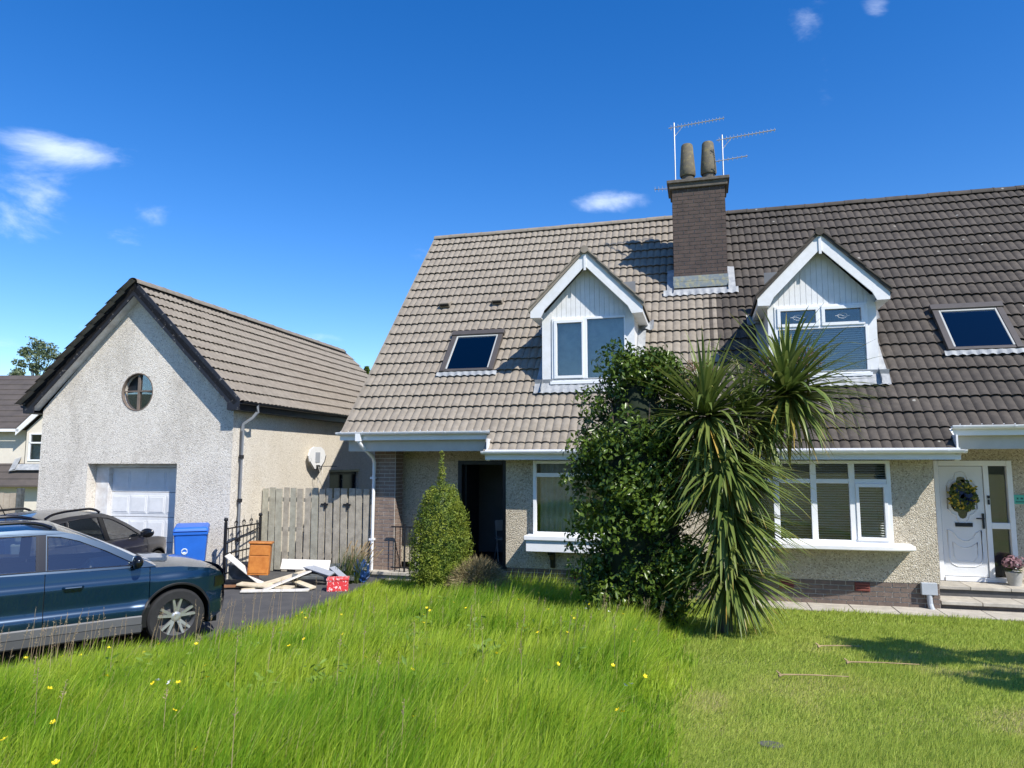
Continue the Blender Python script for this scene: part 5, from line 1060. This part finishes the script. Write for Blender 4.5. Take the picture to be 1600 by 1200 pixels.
for b_ in ((3.08, 4.52, 2.22, 2.86), (3.08, 3.77, 2.92, 3.22), (3.83, 4.52, 2.92, 3.22)): q = MB(); q.box(b_[0], b_[1], .27, .28, b_[2], b_[3]); q.build('pane', 'window_glass', ND)
q = MB(); q.box(3.0, 4.6, .45, .46, 2.1, 2.9); q.build('net_curtain', 'net_curtain', ND); q = MB(); q.box(2.9, 2.95, .3505, 2.8, 1.9, 3.4); q.box(4.65, 4.7, .3505, 2.8, 1.9, 3.4); q.box(2.96, 4.64, 1.2, 1.25, 1.9, 3.5); q.build('cheek', 'neighbour_wall', ND)
q = MB(); q.grid([[(2.45, -.0, 1.75), (2.75, .02, 1.80), (4.9, .02, 1.80)], [(2.5, .24, 2.04), (2.9, .24, 2.04), (4.8, .24, 2.04)]]); q.grid([[(2.45, 0, 1.75), (2.7, 0, 1.85)], [(2.1, 1.3, 3.0), (2.4, 1.3, 3.1)]]); q.build('lead_flashing', 'lead', ND)
# far fence left of the garage
fX, fY = at(-15.4, 20); NF = empty('far_fence', (fX, fY, .3), R(15)); tag(NF, 'pale close-boarded fence left of the garage, beyond the cars', 'fence')
for k in range(20):
    q = MB(); x0 = -1.8 + k * .17; q.box(x0, x0 + .155, 0, .02, -.1, 1.36 + .008 * (k % 3)); q.build('fence_board', 'fence_far', NF)
q = MB(); q.box(1.62, 1.75, -.03, .12, -.1, 1.5); q.build('fence_post', 'board_dark', NF)
# ------------------------------------------------------------------ grass
def vnoise(x, y, seed=0):
    """smooth value noise in the plane"""
    xi, yi = np.floor(x).astype(int), np.floor(y).astype(int); fx, fy = x - xi, y - yi; fx = fx * fx * (3 - 2 * fx); fy = fy * fy * (3 - 2 * fy)
    def h(a, b):
        v = np.sin(a * 127.1 + b * 311.7 + seed * 74.7) * 43758.5453; return v - np.floor(v)
    return (h(xi, yi) * (1 - fx) + h(xi + 1, yi) * fx) * (1 - fy) + (h(xi, yi + 1) * (1 - fx) + h(xi + 1, yi + 1) * fx) * fy
def scatter(dens, d0, d1, spread=.95, pad=.6):
    """points over the fan of ground the photograph looks at (and a step to either side)"""
    n = int(dens * (d1 - d0) * (d1 + d0) * spread * 1.0 + 2 * pad * dens * (d1 - d0)); d = np.sqrt(RNG.uniform(d0 * d0, d1 * d1, n)); r = RNG.uniform(-1, 1, n) * (d * spread + pad)
    return r * C15 - d * S15, r * S15 + d * C15, d
def blades(name, bands, keep, hfun, wbase, lean, mat, tone, seg=2):
    V, F, A = [], [], []; base = 0
    for dens, d0, d1, wk in bands:
        x, y, d = scatter(dens, d0, d1); k = keep(x, y); x, y, d = x[k], y[k], d[k]; n = len(x)
        if not n: continue
        z = ground_z(x, y); h = hfun(x, y, n); w = wbase * wk * RNG.uniform(.6, 1.3, n); an = RNG.uniform(0, 2 * PI, n); cx, sx_ = np.cos(an) * w / 2, np.sin(an) * w / 2
        ld = RNG.normal(.2, .75, n) ; la = np.abs(RNG.normal(lean, lean * .6, n)); lx, ly = np.cos(ld) * la * h, np.sin(ld) * la * h; zt = h * np.sqrt(np.clip(1 - (la * .8) ** 2, .25, 1))
        P = lambda f, s_, wf: np.stack([x + lx * f ** 1.9 + s_ * cx * wf, y + ly * f ** 1.9 + s_ * sx_ * wf, z + zt * f * (1.12 - .12 * f)], -1)
        if seg == 2:
            v = np.stack([P(0, -1, 1), P(0, 1, 1), P(.55, -1, .8), P(.55, 1, .8), P(1, 0, 0)], 1); f = np.array([[0, 1, 3], [0, 3, 2], [2, 3, 4]]); m = 5
        else:
            v = np.stack([P(0, -1, 1), P(0, 1, 1), P(1, 0, 0)], 1); f = np.array([[0, 1, 2]]); m = 3
        V.append(v.reshape(-1, 3)); F.append((f[None] + (base + np.arange(n) * m)[:, None, None]).reshape(-1, 3)); A.append(np.repeat(tone(x, y, n), m)); base += n * m
    return np_mesh(name, np.concatenate(V), np.concatenate(F), mat, np.concatenate(A))
def edge_x(y): return -.24 + .05 * np.sin(y * 2.1) + .04 * np.sin(y * 5.3)
in_long = lambda x, y: (edge_dist(x, y) > .04) & (x < edge_x(y) + RNG.normal(0, .06, np.shape(x))) & (y < 12.36) & ~((x > -3.4) & (y > 12.2))
def h_long(x, y, n):
    c = vnoise(x * 1.1, y * 1.1, 1) * .6 + vnoise(x * 3.1, y * 3.1, 2) * .4; e = np.clip((edge_x(y) - x) / .5, .35, 1)
    ed = np.clip(.62 + edge_dist(x, y) / 4.5, .6, 1); return (.12 + .33 * c) * RNG.uniform(.5, 1.3, n) * e * ed
def t_long(x, y, n):
    c = vnoise(x * .9, y * .9, 5) * .55 + vnoise(x * 2.7, y * 2.7, 6) * .45; t = np.clip((c - .5) * 1.5 + .42 + RNG.normal(0, .16, n), 0, .74); dry = RNG.uniform(0, 1, n) < .06; return np.where(dry, RNG.uniform(.82, 1, n), t)
g1 = link('long_grass', blades('long_grass', [(5200, 2.2, 4.6, .9), (3000, 4.6, 7, 1.15), (1900, 7, 10, 1.5), (1300, 10, 14.5, 1.9)], in_long, h_long, .0068, .42, 'grass_long', t_long)); tag(g1, 'tall unmown bright green grass of the left lawn', 'grass', kind='stuff')
in_short = lambda x, y: (x > edge_x(y) - .12) & (y < 12.04) & (x < 11)
def h_short(x, y, n): return (.028 + .028 * vnoise(x * 2, y * 2, 3)) * RNG.uniform(.5, 1.5, n) * np.where(y > 11.3, 1.5, 1)
def t_short(x, y, n):
    c = vnoise(x * .8 + 3, y * 1.3, 8) * .6 + vnoise(x * 2.6, y * 2.6, 9) * .4; bare = np.clip((c - .44) * 3.0, 0, 1) * np.clip((10.5 - y) / 3, 0, 1); return np.clip(.18 + .42 * RNG.uniform(0, 1, n) + bare * .55 * RNG.uniform(.4, 1.3, n), 0, 1)
g2 = link('mown_grass', blades('mown_grass', [(15000, 3, 5, .8), (9000, 5, 7.2, 1.1), (5200, 7.2, 10, 1.5), (3000, 10, 13.6, 2.1)], in_short, h_short, .0062, .75, 'grass_short', t_short, seg=1)); tag(g2, 'short mown lawn in front of the dark-roofed house', 'grass', kind='stuff')
# seeding stems beside the blue car
V = MB(); Vh = MB()
def stems(lst, n, spread, hh):
    for k in range(n):
        r_, d_ = lst[0] + random.gauss(0, spread[0]), lst[1] + random.gauss(0, spread[1]); X, Y = at(r_, d_)
        if float(edge_dist(np.array(X), np.array(Y))) < .05 or X > -.35: continue
        z = float(ground_z(X, Y)); h = hh * random.uniform(.75, 1.2); lx = random.uniform(-.05, .22) * h
        pts = [(X, Y, z), (X + lx * .3, Y, z + h * .55), (X + lx, Y, z + h)]; V.tube(pts, [.003, .0022, .0015], 3, cap=False)
        for j in range(16):
            f = j / 16; p = Vector((X + lx * (.8 + .25 * f), Y, z + h * (.82 + .22 * f))); a = Vector((random.gauss(0, 1), random.gauss(0, 1), random.uniform(.3, 1.4))).normalized() * .022 * (1.2 - f); b = Vector((random.gauss(0, 1), random.gauss(0, 1), 0)).normalized() * .004
            Vh.add([tuple(p), tuple(p + a - b), tuple(p + a + b)], [(0, 1, 2)])
for c_ in ((-5.1, 7.9), (-4.9, 7.3), (-4.3, 8.0), (-3.6, 8.9), (-5.6, 7.5), (-3.0, 9.6)): stems(c_, 14, (.45, .4), .62)
stems((-1.5, 7), 90, (2.0, 2.0), .50); stems((1.3, 8.6), 10, (.25, .2), .45)
o = V.build('grass_stems', 'seed_head', fix=False); tag(o, 'thin dry seeding grass stems over the long grass', 'grass', kind='stuff')
oh = Vh.build('seed_heads', 'seed_head', fix=False); tag(oh, 'pale seed heads nodding over the long grass', 'grass', kind='stuff')
# broad-leaved weeds low in the long grass
PW, NW = [], []
for k in range(70):
    r_, d_ = random.uniform(-4.5, 1.5), random.uniform(5.2, 10.5); X, Y = at(r_, d_)
    if X > -.4 or float(edge_dist(np.array(X), np.array(Y))) < .3: continue
    z = float(ground_z(X, Y)); m_ = random.randint(14, 40); PW.append(np.array([X, Y, z + .17]) + RNG.normal(0, 1, (m_, 3)) * np.array([.09, .09, .06])); NW.append(np.tile([0.2, -.3, 1.0], (m_, 1)))
LAWN_WEEDS = (np.concatenate(PW), np.concatenate(NW))
# buttercups
fl = MB()
for k in range(5):
    a = k * 2 * PI / 5; fl.add([(0, 0, 0), (.011 * math.cos(a - .5), .011 * math.sin(a - .5), .004), (.014 * math.cos(a), .014 * math.sin(a), .007), (.011 * math.cos(a + .5), .011 * math.sin(a + .5), .004)], [(0, 1, 2, 3)])
fl.tube([(0, 0, -.14), (0, 0, 0)], .0016, 4, cap=False); BUT = fl.mesh('buttercup', 'petal_yellow', fix=False); BUT.materials.append(MAT['grass_long'])
for p in BUT.polygons: p.material_index = 0 if p.index < 5 else 1
WHT = BUT.copy(); WHT.materials[0] = MAT['petal_white']
spots = []
for (r_, d_, s_, n_) in ((-2.6, 6.0, 1.1, 12), (-.2, 8.0, .9, 14), (-2.8, 9.3, .5, 8), (1.0, 7.6, .45, 12), (-1.0, 4.9, 1.0, 9), (-4.2, 7.2, .5, 6), (.9, 4.6, .5, 8), (-2.4, 4.2, .6, 6), (.4, 9.4, .5, 5)): spots += [(r_ + random.gauss(0, s_), d_ + random.gauss(0, s_)) for _ in range(n_)]
for r_, d_ in spots:
    X, Y = at(r_, d_); 
    if X > -.4 or float(edge_dist(np.array(X), np.array(Y))) < .1 or d_ < 2.6: continue
    o = inst('buttercup', BUT, None, (X, Y, float(ground_z(X, Y)) + random.uniform(.24, .36)), (random.uniform(-.9, -.2), random.uniform(-.4, .4), random.uniform(0, 6)), (1.25,) * 3); tag(o, 'small yellow buttercup standing in the long grass', 'flower', 'buttercups in the long grass')
for r_, d_ in ((-2.35, 4.9), (-2.25, 4.85), (.75, 4.9), (.8, 4.95), (1.15, 8.7), (.9, 8.9)):
    X, Y = at(r_, d_); o = inst('white_flower', WHT, None, (X, Y, float(ground_z(X, Y)) + .30), (random.uniform(-.9, -.2), 0, random.uniform(0, 6)), (1.3,) * 3); tag(o, 'small white flower in the long grass', 'flower', 'white flowers in the long grass')
# ------------------------------------------------------------------ leafy things
def leaves(P, Nrm, L, W, jitter=.7, droop=.0, shape='diamond'):
    """one folded leaf per point: P (n,3), outward direction Nrm (n,3)"""
    n = len(P); Nn = Nrm + RNG.normal(0, jitter, (n, 3)); Nn /= np.linalg.norm(Nn, axis=1)[:, None] + 1e-9
    T = np.cross(Nn, RNG.normal(0, 1, (n, 3))); T[:, 2] -= droop; T /= np.linalg.norm(T, axis=1)[:, None] + 1e-9; B = np.cross(Nn, T); l = (L * RNG.uniform(.6, 1.25, n))[:, None]; w = (W * RNG.uniform(.7, 1.2, n))[:, None]
    v = np.stack([P - T * l * .5, P + B * w * .5 + T * l * .02 + Nn * w * .12, P + T * l * .5 - Nn * l * .08, P - B * w * .5 + T * l * .02 + Nn * w * .12], 1).reshape(-1, 3)
    f = np.arange(n * 4).reshape(n, 4); f = np.concatenate([f[:, [0, 1, 2]], f[:, [0, 2, 3]]]); return v, f
def clump_points(centres, radii, per, flat=1.0, shell=.55):
    P, N = [], []
    for c_, r_ in zip(centres, radii):
        n = int(per * r_ * r_ / .09); d = RNG.normal(0, 1, (n, 3)); d /= np.linalg.norm(d, axis=1)[:, None]; k = RNG.uniform(shell, 1, n) ** .6 * (1 + .15 * RNG.normal(0, 1, n)); q = d * (k * r_)[:, None]; q[:, 2] *= flat; P.append(np.array(c_) + q); N.append(d + np.array([0, 0, .45]))
    return np.concatenate(P), np.concatenate(N)
v, f = leaves(LAWN_WEEDS[0], LAWN_WEEDS[1], .075, .03, .6, .2); tag(link('lawn_weeds', np_mesh('lawn_weeds', v, f, 'broad_weed')), 'low broad-leaved weeds among the long grass', 'weeds', kind='stuff')
# laurel: many stemmed tall shrub
lx_, ly_ = at(1.72, 9.55); lz = float(ground_z(lx_, ly_)); LB = empty('laurel_bush', (lx_, ly_, lz)); tag(LB, 'tall dense dark green evergreen bush left of the spiky cabbage palm', 'bush')
cen, rad = [], []
rs = random.Random(11)
for k in range(150):
    h = rs.uniform(.12, 3.45); wmax = float(np.interp(h, [0, .5, 1.5, 2.4, 2.9, 3.2, 3.5], [.50, .74, .86, .80, .62, .50, .22])); a = rs.uniform(0, 2 * PI); q = math.sqrt(rs.uniform(.12, 1)) * wmax; rr = rs.uniform(.15, .29)
    cen.append((q * math.cos(a) * .92 + (.06 if h > 2 else 0), q * math.sin(a) * .85, h)); rad.append(rr)
for c_, r_ in (((-.35, -.2, 3.45), .24), ((-.22, -.3, 3.62), .16), ((.1, -.1, 3.40), .22), ((.45, -.2, 3.30), .18), ((.28, .1, 3.5), .14), ((-.62, -.2, 2.95), .22), ((-.78, -.3, 2.3), .20), ((-.92, -.2, 1.9), .16), ((-.85, -.1, 1.1), .18), ((-.80, -.3, .75), .16), ((.62, -.2, 3.1), .2)): cen.append(c_); rad.append(r_)
P, N = clump_points(cen, rad, 300); v, f = leaves(P, N, .085, .042, .75, .3); o = link('crown', np_mesh('laurel_crown', v, f, 'laurel_leaf'), LB); o['kind'] = 'stuff'
q = MB()
for k in range(9):
    a = k * .7; q.tube([(.08 * math.cos(a), .08 * math.sin(a), -.1), (.25 * math.cos(a), .22 * math.sin(a), 1.2), (.42 * math.cos(a + .2), .36 * math.sin(a + .2), 2.9)], [.035, .025, .01], 6)
q.build('stem', 'bark', LB)
q = MB(); q.grid([[(.58 * rr_ * math.cos(t) * (1 + .15 * math.sin(3 * t + h_ * 4)), .55 * rr_ * math.sin(t) * (1 + .15 * math.sin(4 * t + h_ * 3)), h_) for t in np.linspace(0, 2 * PI, 25)] for h_, rr_ in ((0, .3), (.3, .55), (.9, .78), (1.5, .84), (2.2, .8), (2.7, .62), (3.1, .4), (3.3, .05))]); q.build('inner_shade', 'bush_shade', LB, smooth=True)  # near-black shell, the shade between the leaves put in as colour
# conifer clipped to a rounded cone with a top spike
cx_, cy_ = at(-1.20, 12.3); cz_ = float(ground_z(cx_, cy_)); CF = empty('dwarf_conifer', (cx_, cy_, cz_)); tag(CF, 'yellow-green rounded dwarf conifer with a tall top spike by the porch', 'conifer')
prof = lambda h: np.interp(h, [0, .2, .5, .9, 1.2, 1.5, 1.72, 1.86, 1.92, 2.2, 2.46], [.36, .47, .53, .50, .44, .37, .26, .14, .085, .085, .025])
cen, rad = [], []
for k in range(150):
    h = 1.82 * (k + .5) / 150; a = k * 2.39996; r_ = float(prof(h)) * .80; cen.append((r_ * math.cos(a), r_ * math.sin(a), h)); rad.append(rs.uniform(.07, .19) * (1 if h < 1.5 else .7))
for h in np.linspace(1.82, 2.42, 12): cen.append((rs.uniform(-.02, .02), rs.uniform(-.02, .02), float(h))); rad.append(.085 - .05 * (h - 1.82) / .6)
P, N = clump_points(cen, rad, 1050, 1.15, .5); v, f = leaves(P, N, .05, .016, .8); o = link('crown', np_mesh('conifer_crown', v, f, 'conifer_leaf'), CF); o['kind'] = 'stuff'
q = MB(); q.tube([(0, 0, -.1), (0, 0, 2.3)], [.05, .008], 8); q.build('trunk', 'bark', CF)
q = MB(); 
rows = [[(float(prof(h)) * .72 * math.cos(t), float(prof(h)) * .72 * math.sin(t), h) for t in np.linspace(0, 2 * PI, 15)] for h in np.linspace(.02, 1.75, 9)]; q.grid(rows); q.build('inner_twigs', 'laurel_leaf', CF)
# dead brown shrub
dx_, dy_ = at(-.56, 11.95); dzz = float(ground_z(dx_, dy_)); DB = empty('withered_shrub', (dx_, dy_, dzz)); tag(DB, 'low withered brown shrub in front of the dwarf conifer', 'shrub')
n = 14000; th_ = RNG.uniform(0, 2 * PI, n); ph = np.arccos(RNG.uniform(.02, 1, n)); rr = RNG.uniform(.4, 1.0, n); D = np.stack([np.cos(th_) * np.sin(ph), np.sin(th_) * np.sin(ph), np.cos(ph)], -1)
tip = D * rr[:, None] * np.array([.74, .55, .74]) + np.array([0, 0, .05]); tip[:, 2] -= .10 * np.sin(ph) * rr; root = tip * .78 + RNG.normal(0, .02, (n, 3)) + np.array([0, 0, .06]); sd_ = np.cross(D, RNG.normal(0, 1, (n, 3))); sd_ /= np.linalg.norm(sd_, axis=1)[:, None]; sd_ *= .004
v = np.stack([root - sd_, root + sd_, tip], 1).reshape(-1, 3); f = np.arange(n * 3).reshape(n, 3); o = link('twigs', np_mesh('twigs', v, f, 'dry_twig'), DB); o['kind'] = 'stuff'
q = MB()
for k in range(16): a = k * .9; q.tube([(0, 0, -.05), (.18 * math.cos(a), .18 * math.sin(a), .22), (.40 * math.cos(a), .34 * math.sin(a), .36)], [.014, .009, .004], 5)
q.build('stem', 'bark', DB)
# weeds by the fence
wx_, wy_ = at(-3.05, 13.6); WD = empty('weed_clump', (wx_, wy_, .29)); tag(WD, 'dark seeding weeds between the scrap heap and the brick pier', 'weeds')
n = 420; a = RNG.uniform(0, 2 * PI, n); l = RNG.uniform(.25, .75, n); b0 = np.stack([RNG.normal(0, .12, n), RNG.normal(0, .10, n), np.zeros(n)], -1); out_ = np.stack([np.cos(a) * .35 + .25, np.sin(a) * .3, np.ones(n)], -1); out_ /= np.linalg.norm(out_, axis=1)[:, None]; t_ = b0 + out_ * l[:, None]; sd_ = np.stack([np.sin(a), -np.cos(a), np.zeros(n)], -1) * .010
v = np.stack([b0 - sd_, b0 + sd_, t_], 1).reshape(-1, 3); o = link('leaves', np_mesh('weed_leaves', v, np.arange(n * 3).reshape(n, 3), 'weed_leaf'), WD); o['kind'] = 'stuff'
q = MB()
for k in range(22):
    a = random.uniform(0, 6.28); b = Vector((random.gauss(0, .1), random.gauss(0, .08), 0)); t = b + Vector((.25 + .2 * math.cos(a), .2 * math.sin(a), random.uniform(.5, .8))); q.tube([b, (b + t) / 2 + Vector((0, 0, .08)), t], [.004, .003, .012], 4)
q.build('seed_stem', 'dry_stem', WD)
# ------------------------------------------------------------------ cabbage palm
pX, pY = at(2.62, 9.05); pz = float(ground_z(pX, pY)); CP = empty('cabbage_palm', (pX, pY, pz)); tag(CP, 'spiky cabbage palm with several heads of sword leaves on the lawn boundary', 'palm')
def pl(dr, dd, Z): x, y = at(2.62 + dr, 9.05 + dd); return Vector((x - pX, y - pY, Z - pz))
A_, B_, C_, D_ = pl(-.14, 0, 3.12), pl(.96, .15, 3.42), pl(.06, -.05, 2.50), pl(.06, -.06, 1.22)
def trunk(pts, rs_):
    q = MB(); P = []
    for i in range(len(pts) - 1):
        for k in range(4): P.append(pts[i].lerp(pts[i + 1], k / 4))
    P.append(pts[-1]); q.tube(P, list(np.interp(np.linspace(0, 1, len(P)), np.linspace(0, 1, len(rs_)), rs_)), 10); return q.build('trunk', 'bark', CP, smooth=True)
trunk([pl(0, 0, pz - .1), pl(.03, 0, 1.2), pl(.02, 0, 2.2), A_], [.10, .085, .075, .06]); trunk([pl(.02, 0, 2.1), pl(.35, .08, 2.7), B_], [.085, .07, .05])
LV = {}
def leaf_mesh(droop, tone_):
    key = (droop, tone_)
    if key in LV: return LV[key]
    n = 7; p = Vector((0, 0, 0)); an = 0.0; vs = []; fs = []
    for i in range(n + 1):
        f_ = i / n; w = .026 * (min(1, .45 + f_ * 3.2) * (1 - f_ ** 2.6)) + .0005; nrm = Vector((math.sin(-an) * -1, 0, math.cos(an)))
        vs += [tuple(p + Vector((0, w, 0)) + nrm * w * .35), tuple(p), tuple(p + Vector((0, -w, 0)) + nrm * w * .35)]
        an -= droop * (.35 + 1.3 * f_) / n; p = p + Vector((math.cos(an), 0, math.sin(an))) / n
        if i < n: b = i * 3; fs += [(b, b + 1, b + 4, b + 3), (b + 1, b + 2, b + 5, b + 4)]
    ar = np.repeat(np.clip(tone_ + np.linspace(0, .12 if tone_ < .7 else .0, n + 1) + (np.linspace(0, 1, n + 1) > .9) * .22, 0, 1), 3); me = np_mesh('sword_leaf', np.array(vs), np.array(fs), 'cordyline_leaf', ar, smooth=True); LV[key] = me; return me
allv = []
def rosette(P, n, lo, hi, L, bias=(0, 0), yellow=.05, dr=(.3, .9), axis=None, sector=None):
    for k in range(n):
        f_ = (k + .5) / n; pit = hi + (lo - hi) * f_ ** .85 + random.gauss(0, 13); yaw = k * 137.5 + random.gauss(0, 12)
        if sector: yaw = random.uniform(*sector)
        L_ = L * random.uniform(.78, 1.12) * (.75 + .25 * math.sin(PI * min(1, f_ + .25))); dq = random.choice([dr[0] * .5, dr[0], (dr[0] + dr[1]) / 2, dr[1], dr[1] * 1.7]) * (1 if pit > -10 else .5); t_ = random.choice([.1, .3, .5, .62]); old = f_ > .72 and random.random() < yellow * 3.0
        if old: t_ = random.choice([.86, .97])
        allv.append((P, yaw, pit, L_, round(dq, 2), t_, bias, f_))
rosette(A_, 300, -70, 86, 1.10, (.12, -.05), .06); rosette(pl(.40, .1, 3.10), 130, -40, 75, .85, (.1, -.1), .05); rosette(B_, 320, -62, 84, 1.18, (.12, -.05), .12)
rosette(C_, 260, -74, 15, 1.12, (.42, -.15), .03, (.25, .6)); rosette(pl(.05, -.03, 2.0), 190, -76, -15, 1.12, (.45, -.15), .04, (.2, .5)); rosette(pl(.04, -.03, 1.62), 80, -60, 10, .80, (.3, -.1), .04, (.3, .6))
rosette(D_, 230, -80, 30, .98, (.28, -.15), .12, (.3, .8)); rosette(pl(-.04, -.02, 2.85), 190, -86, -25, 1.05, (.3, -.12), .10, (.2, .5)); rosette(pl(.62, .1, 3.05), 70, -85, -30, .8, (.15, -.1), .3, (.2, .5))
rest = []
random.shuffle(allv)
def leaf_mat(P, yaw, pit, L_, bias):
    d = Vector((math.cos(R(yaw)) * math.cos(R(pit)) + bias[0], math.sin(R(yaw)) * math.cos(R(pit)) + bias[1], math.sin(R(pit)))).normalized(); yv = Vector((0, 0, 1)).cross(d)
    if yv.length < .05: yv = Vector((0, 1, 0))
    yv.normalize(); zv = d.cross(yv); q = P + d * .04; s_ = L_
    return Matrix(((d.x * s_, yv.x * s_, zv.x * s_, q.x), (d.y * s_, yv.y * s_, zv.y * s_, q.y), (d.z * s_, yv.z * s_, zv.z * s_, q.z), (0, 0, 0, 1)))
allv.sort(key=lambda t: (Matrix.Translation((pX, pY, pz)) @ leaf_mat(t[0], t[1], t[2], t[3], t[6]) @ Vector((.6, 0, 0)) - cam.location).length)
for k, (P, yaw, pit, L_, dq, t_, bias, f_) in enumerate(allv):
    me = leaf_mesh(dq, t_); M = leaf_mat(P, yaw, pit, L_, bias)
    if k < 300: o = bpy.data.objects.new('sword_leaf', me); COL.objects.link(o); o.parent = CP; o.matrix_local = M
    else: rest.append((np.array(M), me))
vs, fs, at_ = [], [], []; b0 = 0
for M, me in rest:
    v = np.array([v_.co[:] for v_ in me.vertices]); vs.append((np.c_[v, np.ones(len(v))] @ M.T)[:, :3]); fs.append(np.array([p.vertices[:] for p in me.polygons]) + b0); b0 += len(v); a_ = np.zeros(len(v), np.float32); me.attributes['tone'].data.foreach_get('value', a_); at_.append(a_)
o = link('sword_leaves', np_mesh('sword_leaves', np.concatenate(vs), np.concatenate(fs), 'cordyline_leaf', np.concatenate(at_), smooth=True), CP); o['kind'] = 'stuff'
for c_, sc in ((A_ + Vector((-.12, .0, .55)), 1), (B_ + Vector((-.28, 0, .33)), .8), (B_ + Vector((.25, -.05, .40)), 1)):
    q = MB()
    for k in range(170):
        d = Vector((random.gauss(0, 1), random.gauss(0, 1), random.gauss(.4, 1))).normalized(); p = c_ + d * random.uniform(.05, .19) * sc; q.tube([tuple(p), tuple(p + d * .05 + Vector((random.gauss(0, .02), random.gauss(0, .02), random.gauss(0, .02))))], .0045, 3, cap=False)
    q.tube([tuple(c_ - Vector((0, 0, .45))), tuple(c_)], .015, 6); q.build('flower_panicle', 'panicle', CP, fix=False)
# ------------------------------------------------------------------ trees
def tree(name, r_, d_, h, w, label, n, leaf, grp=None, base=.3, seed=1, shape=None, mat='tree_leaf', xy=None, low=.35):
    X, Y = xy or at(r_, d_); T = empty(name, (X, Y, base)); tag(T, label, 'tree', grp); rs = random.Random(seed)
    q = MB(); q.tube([(0, 0, -.2), (.03, 0, h * .35), (0, .04, h * .8)], [.05 * h ** .6, .035 * h ** .6, .012 * h ** .6], 8)
    cen, rad = [], []
    for k in range(n):
        f_ = rs.random(); z = h * (low + (1 - low) * f_); wm = w * (math.sin(PI * min(.98, .12 + .85 * f_)) ** .7 if shape is None else shape(f_)); a = rs.uniform(0, 6.28); rr = math.sqrt(rs.uniform(.1, 1)) * wm; c_ = (rr * math.cos(a), rr * math.sin(a), z); cen.append(c_); rad.append(w * rs.uniform(.08, .24))
        if k % 3 == 0: q.tube([(0, 0, z * .75), (c_[0] * .5, c_[1] * .5, z * .9), c_], [.018 * h ** .5, .01 * h ** .5, .004], 5)
    q.build('trunk', 'bark', T, smooth=True)
    P, N = clump_points(cen, rad, 90 * (.3 / (w * .2)) ** 0 * (.09 / (w * .2) ** 2) * leaf[2], 1, .3); v, f = leaves(P, N, leaf[0], leaf[1], .9); o = link('crown', np_mesh('tree_crown', v, f, mat), T); o['kind'] = 'stuff'; return T
tree('birch_tree', -29.6, 44, 9.6, 1.8, 'airy grey-green tree rising behind the neighbouring roof', 130, (.20, .11, .8), seed=4)
tree('birch_tree', -33.3, 46, 7.6, 1.4, 'lower wispy tree at the left edge beyond the neighbouring roof', 60, (.20, .11, .7), seed=9)
tree('spruce_tree', -8.25, 40, 7.5, .8, 'dark conifer tip showing between the garage and the pale roof', 46, (.2, .06, 2.4), seed=5, shape=lambda f_: 1.0 * (1 - f_) + .08, mat='laurel_leaf')
tree('garden_tree', 0, 0, 3.5, 1.15, 'small leafy tree whose shade falls across the mown lawn', 60, (.13, .06, 1.5), base=.5, seed=8, xy=(4.55, 6.95), low=.42)
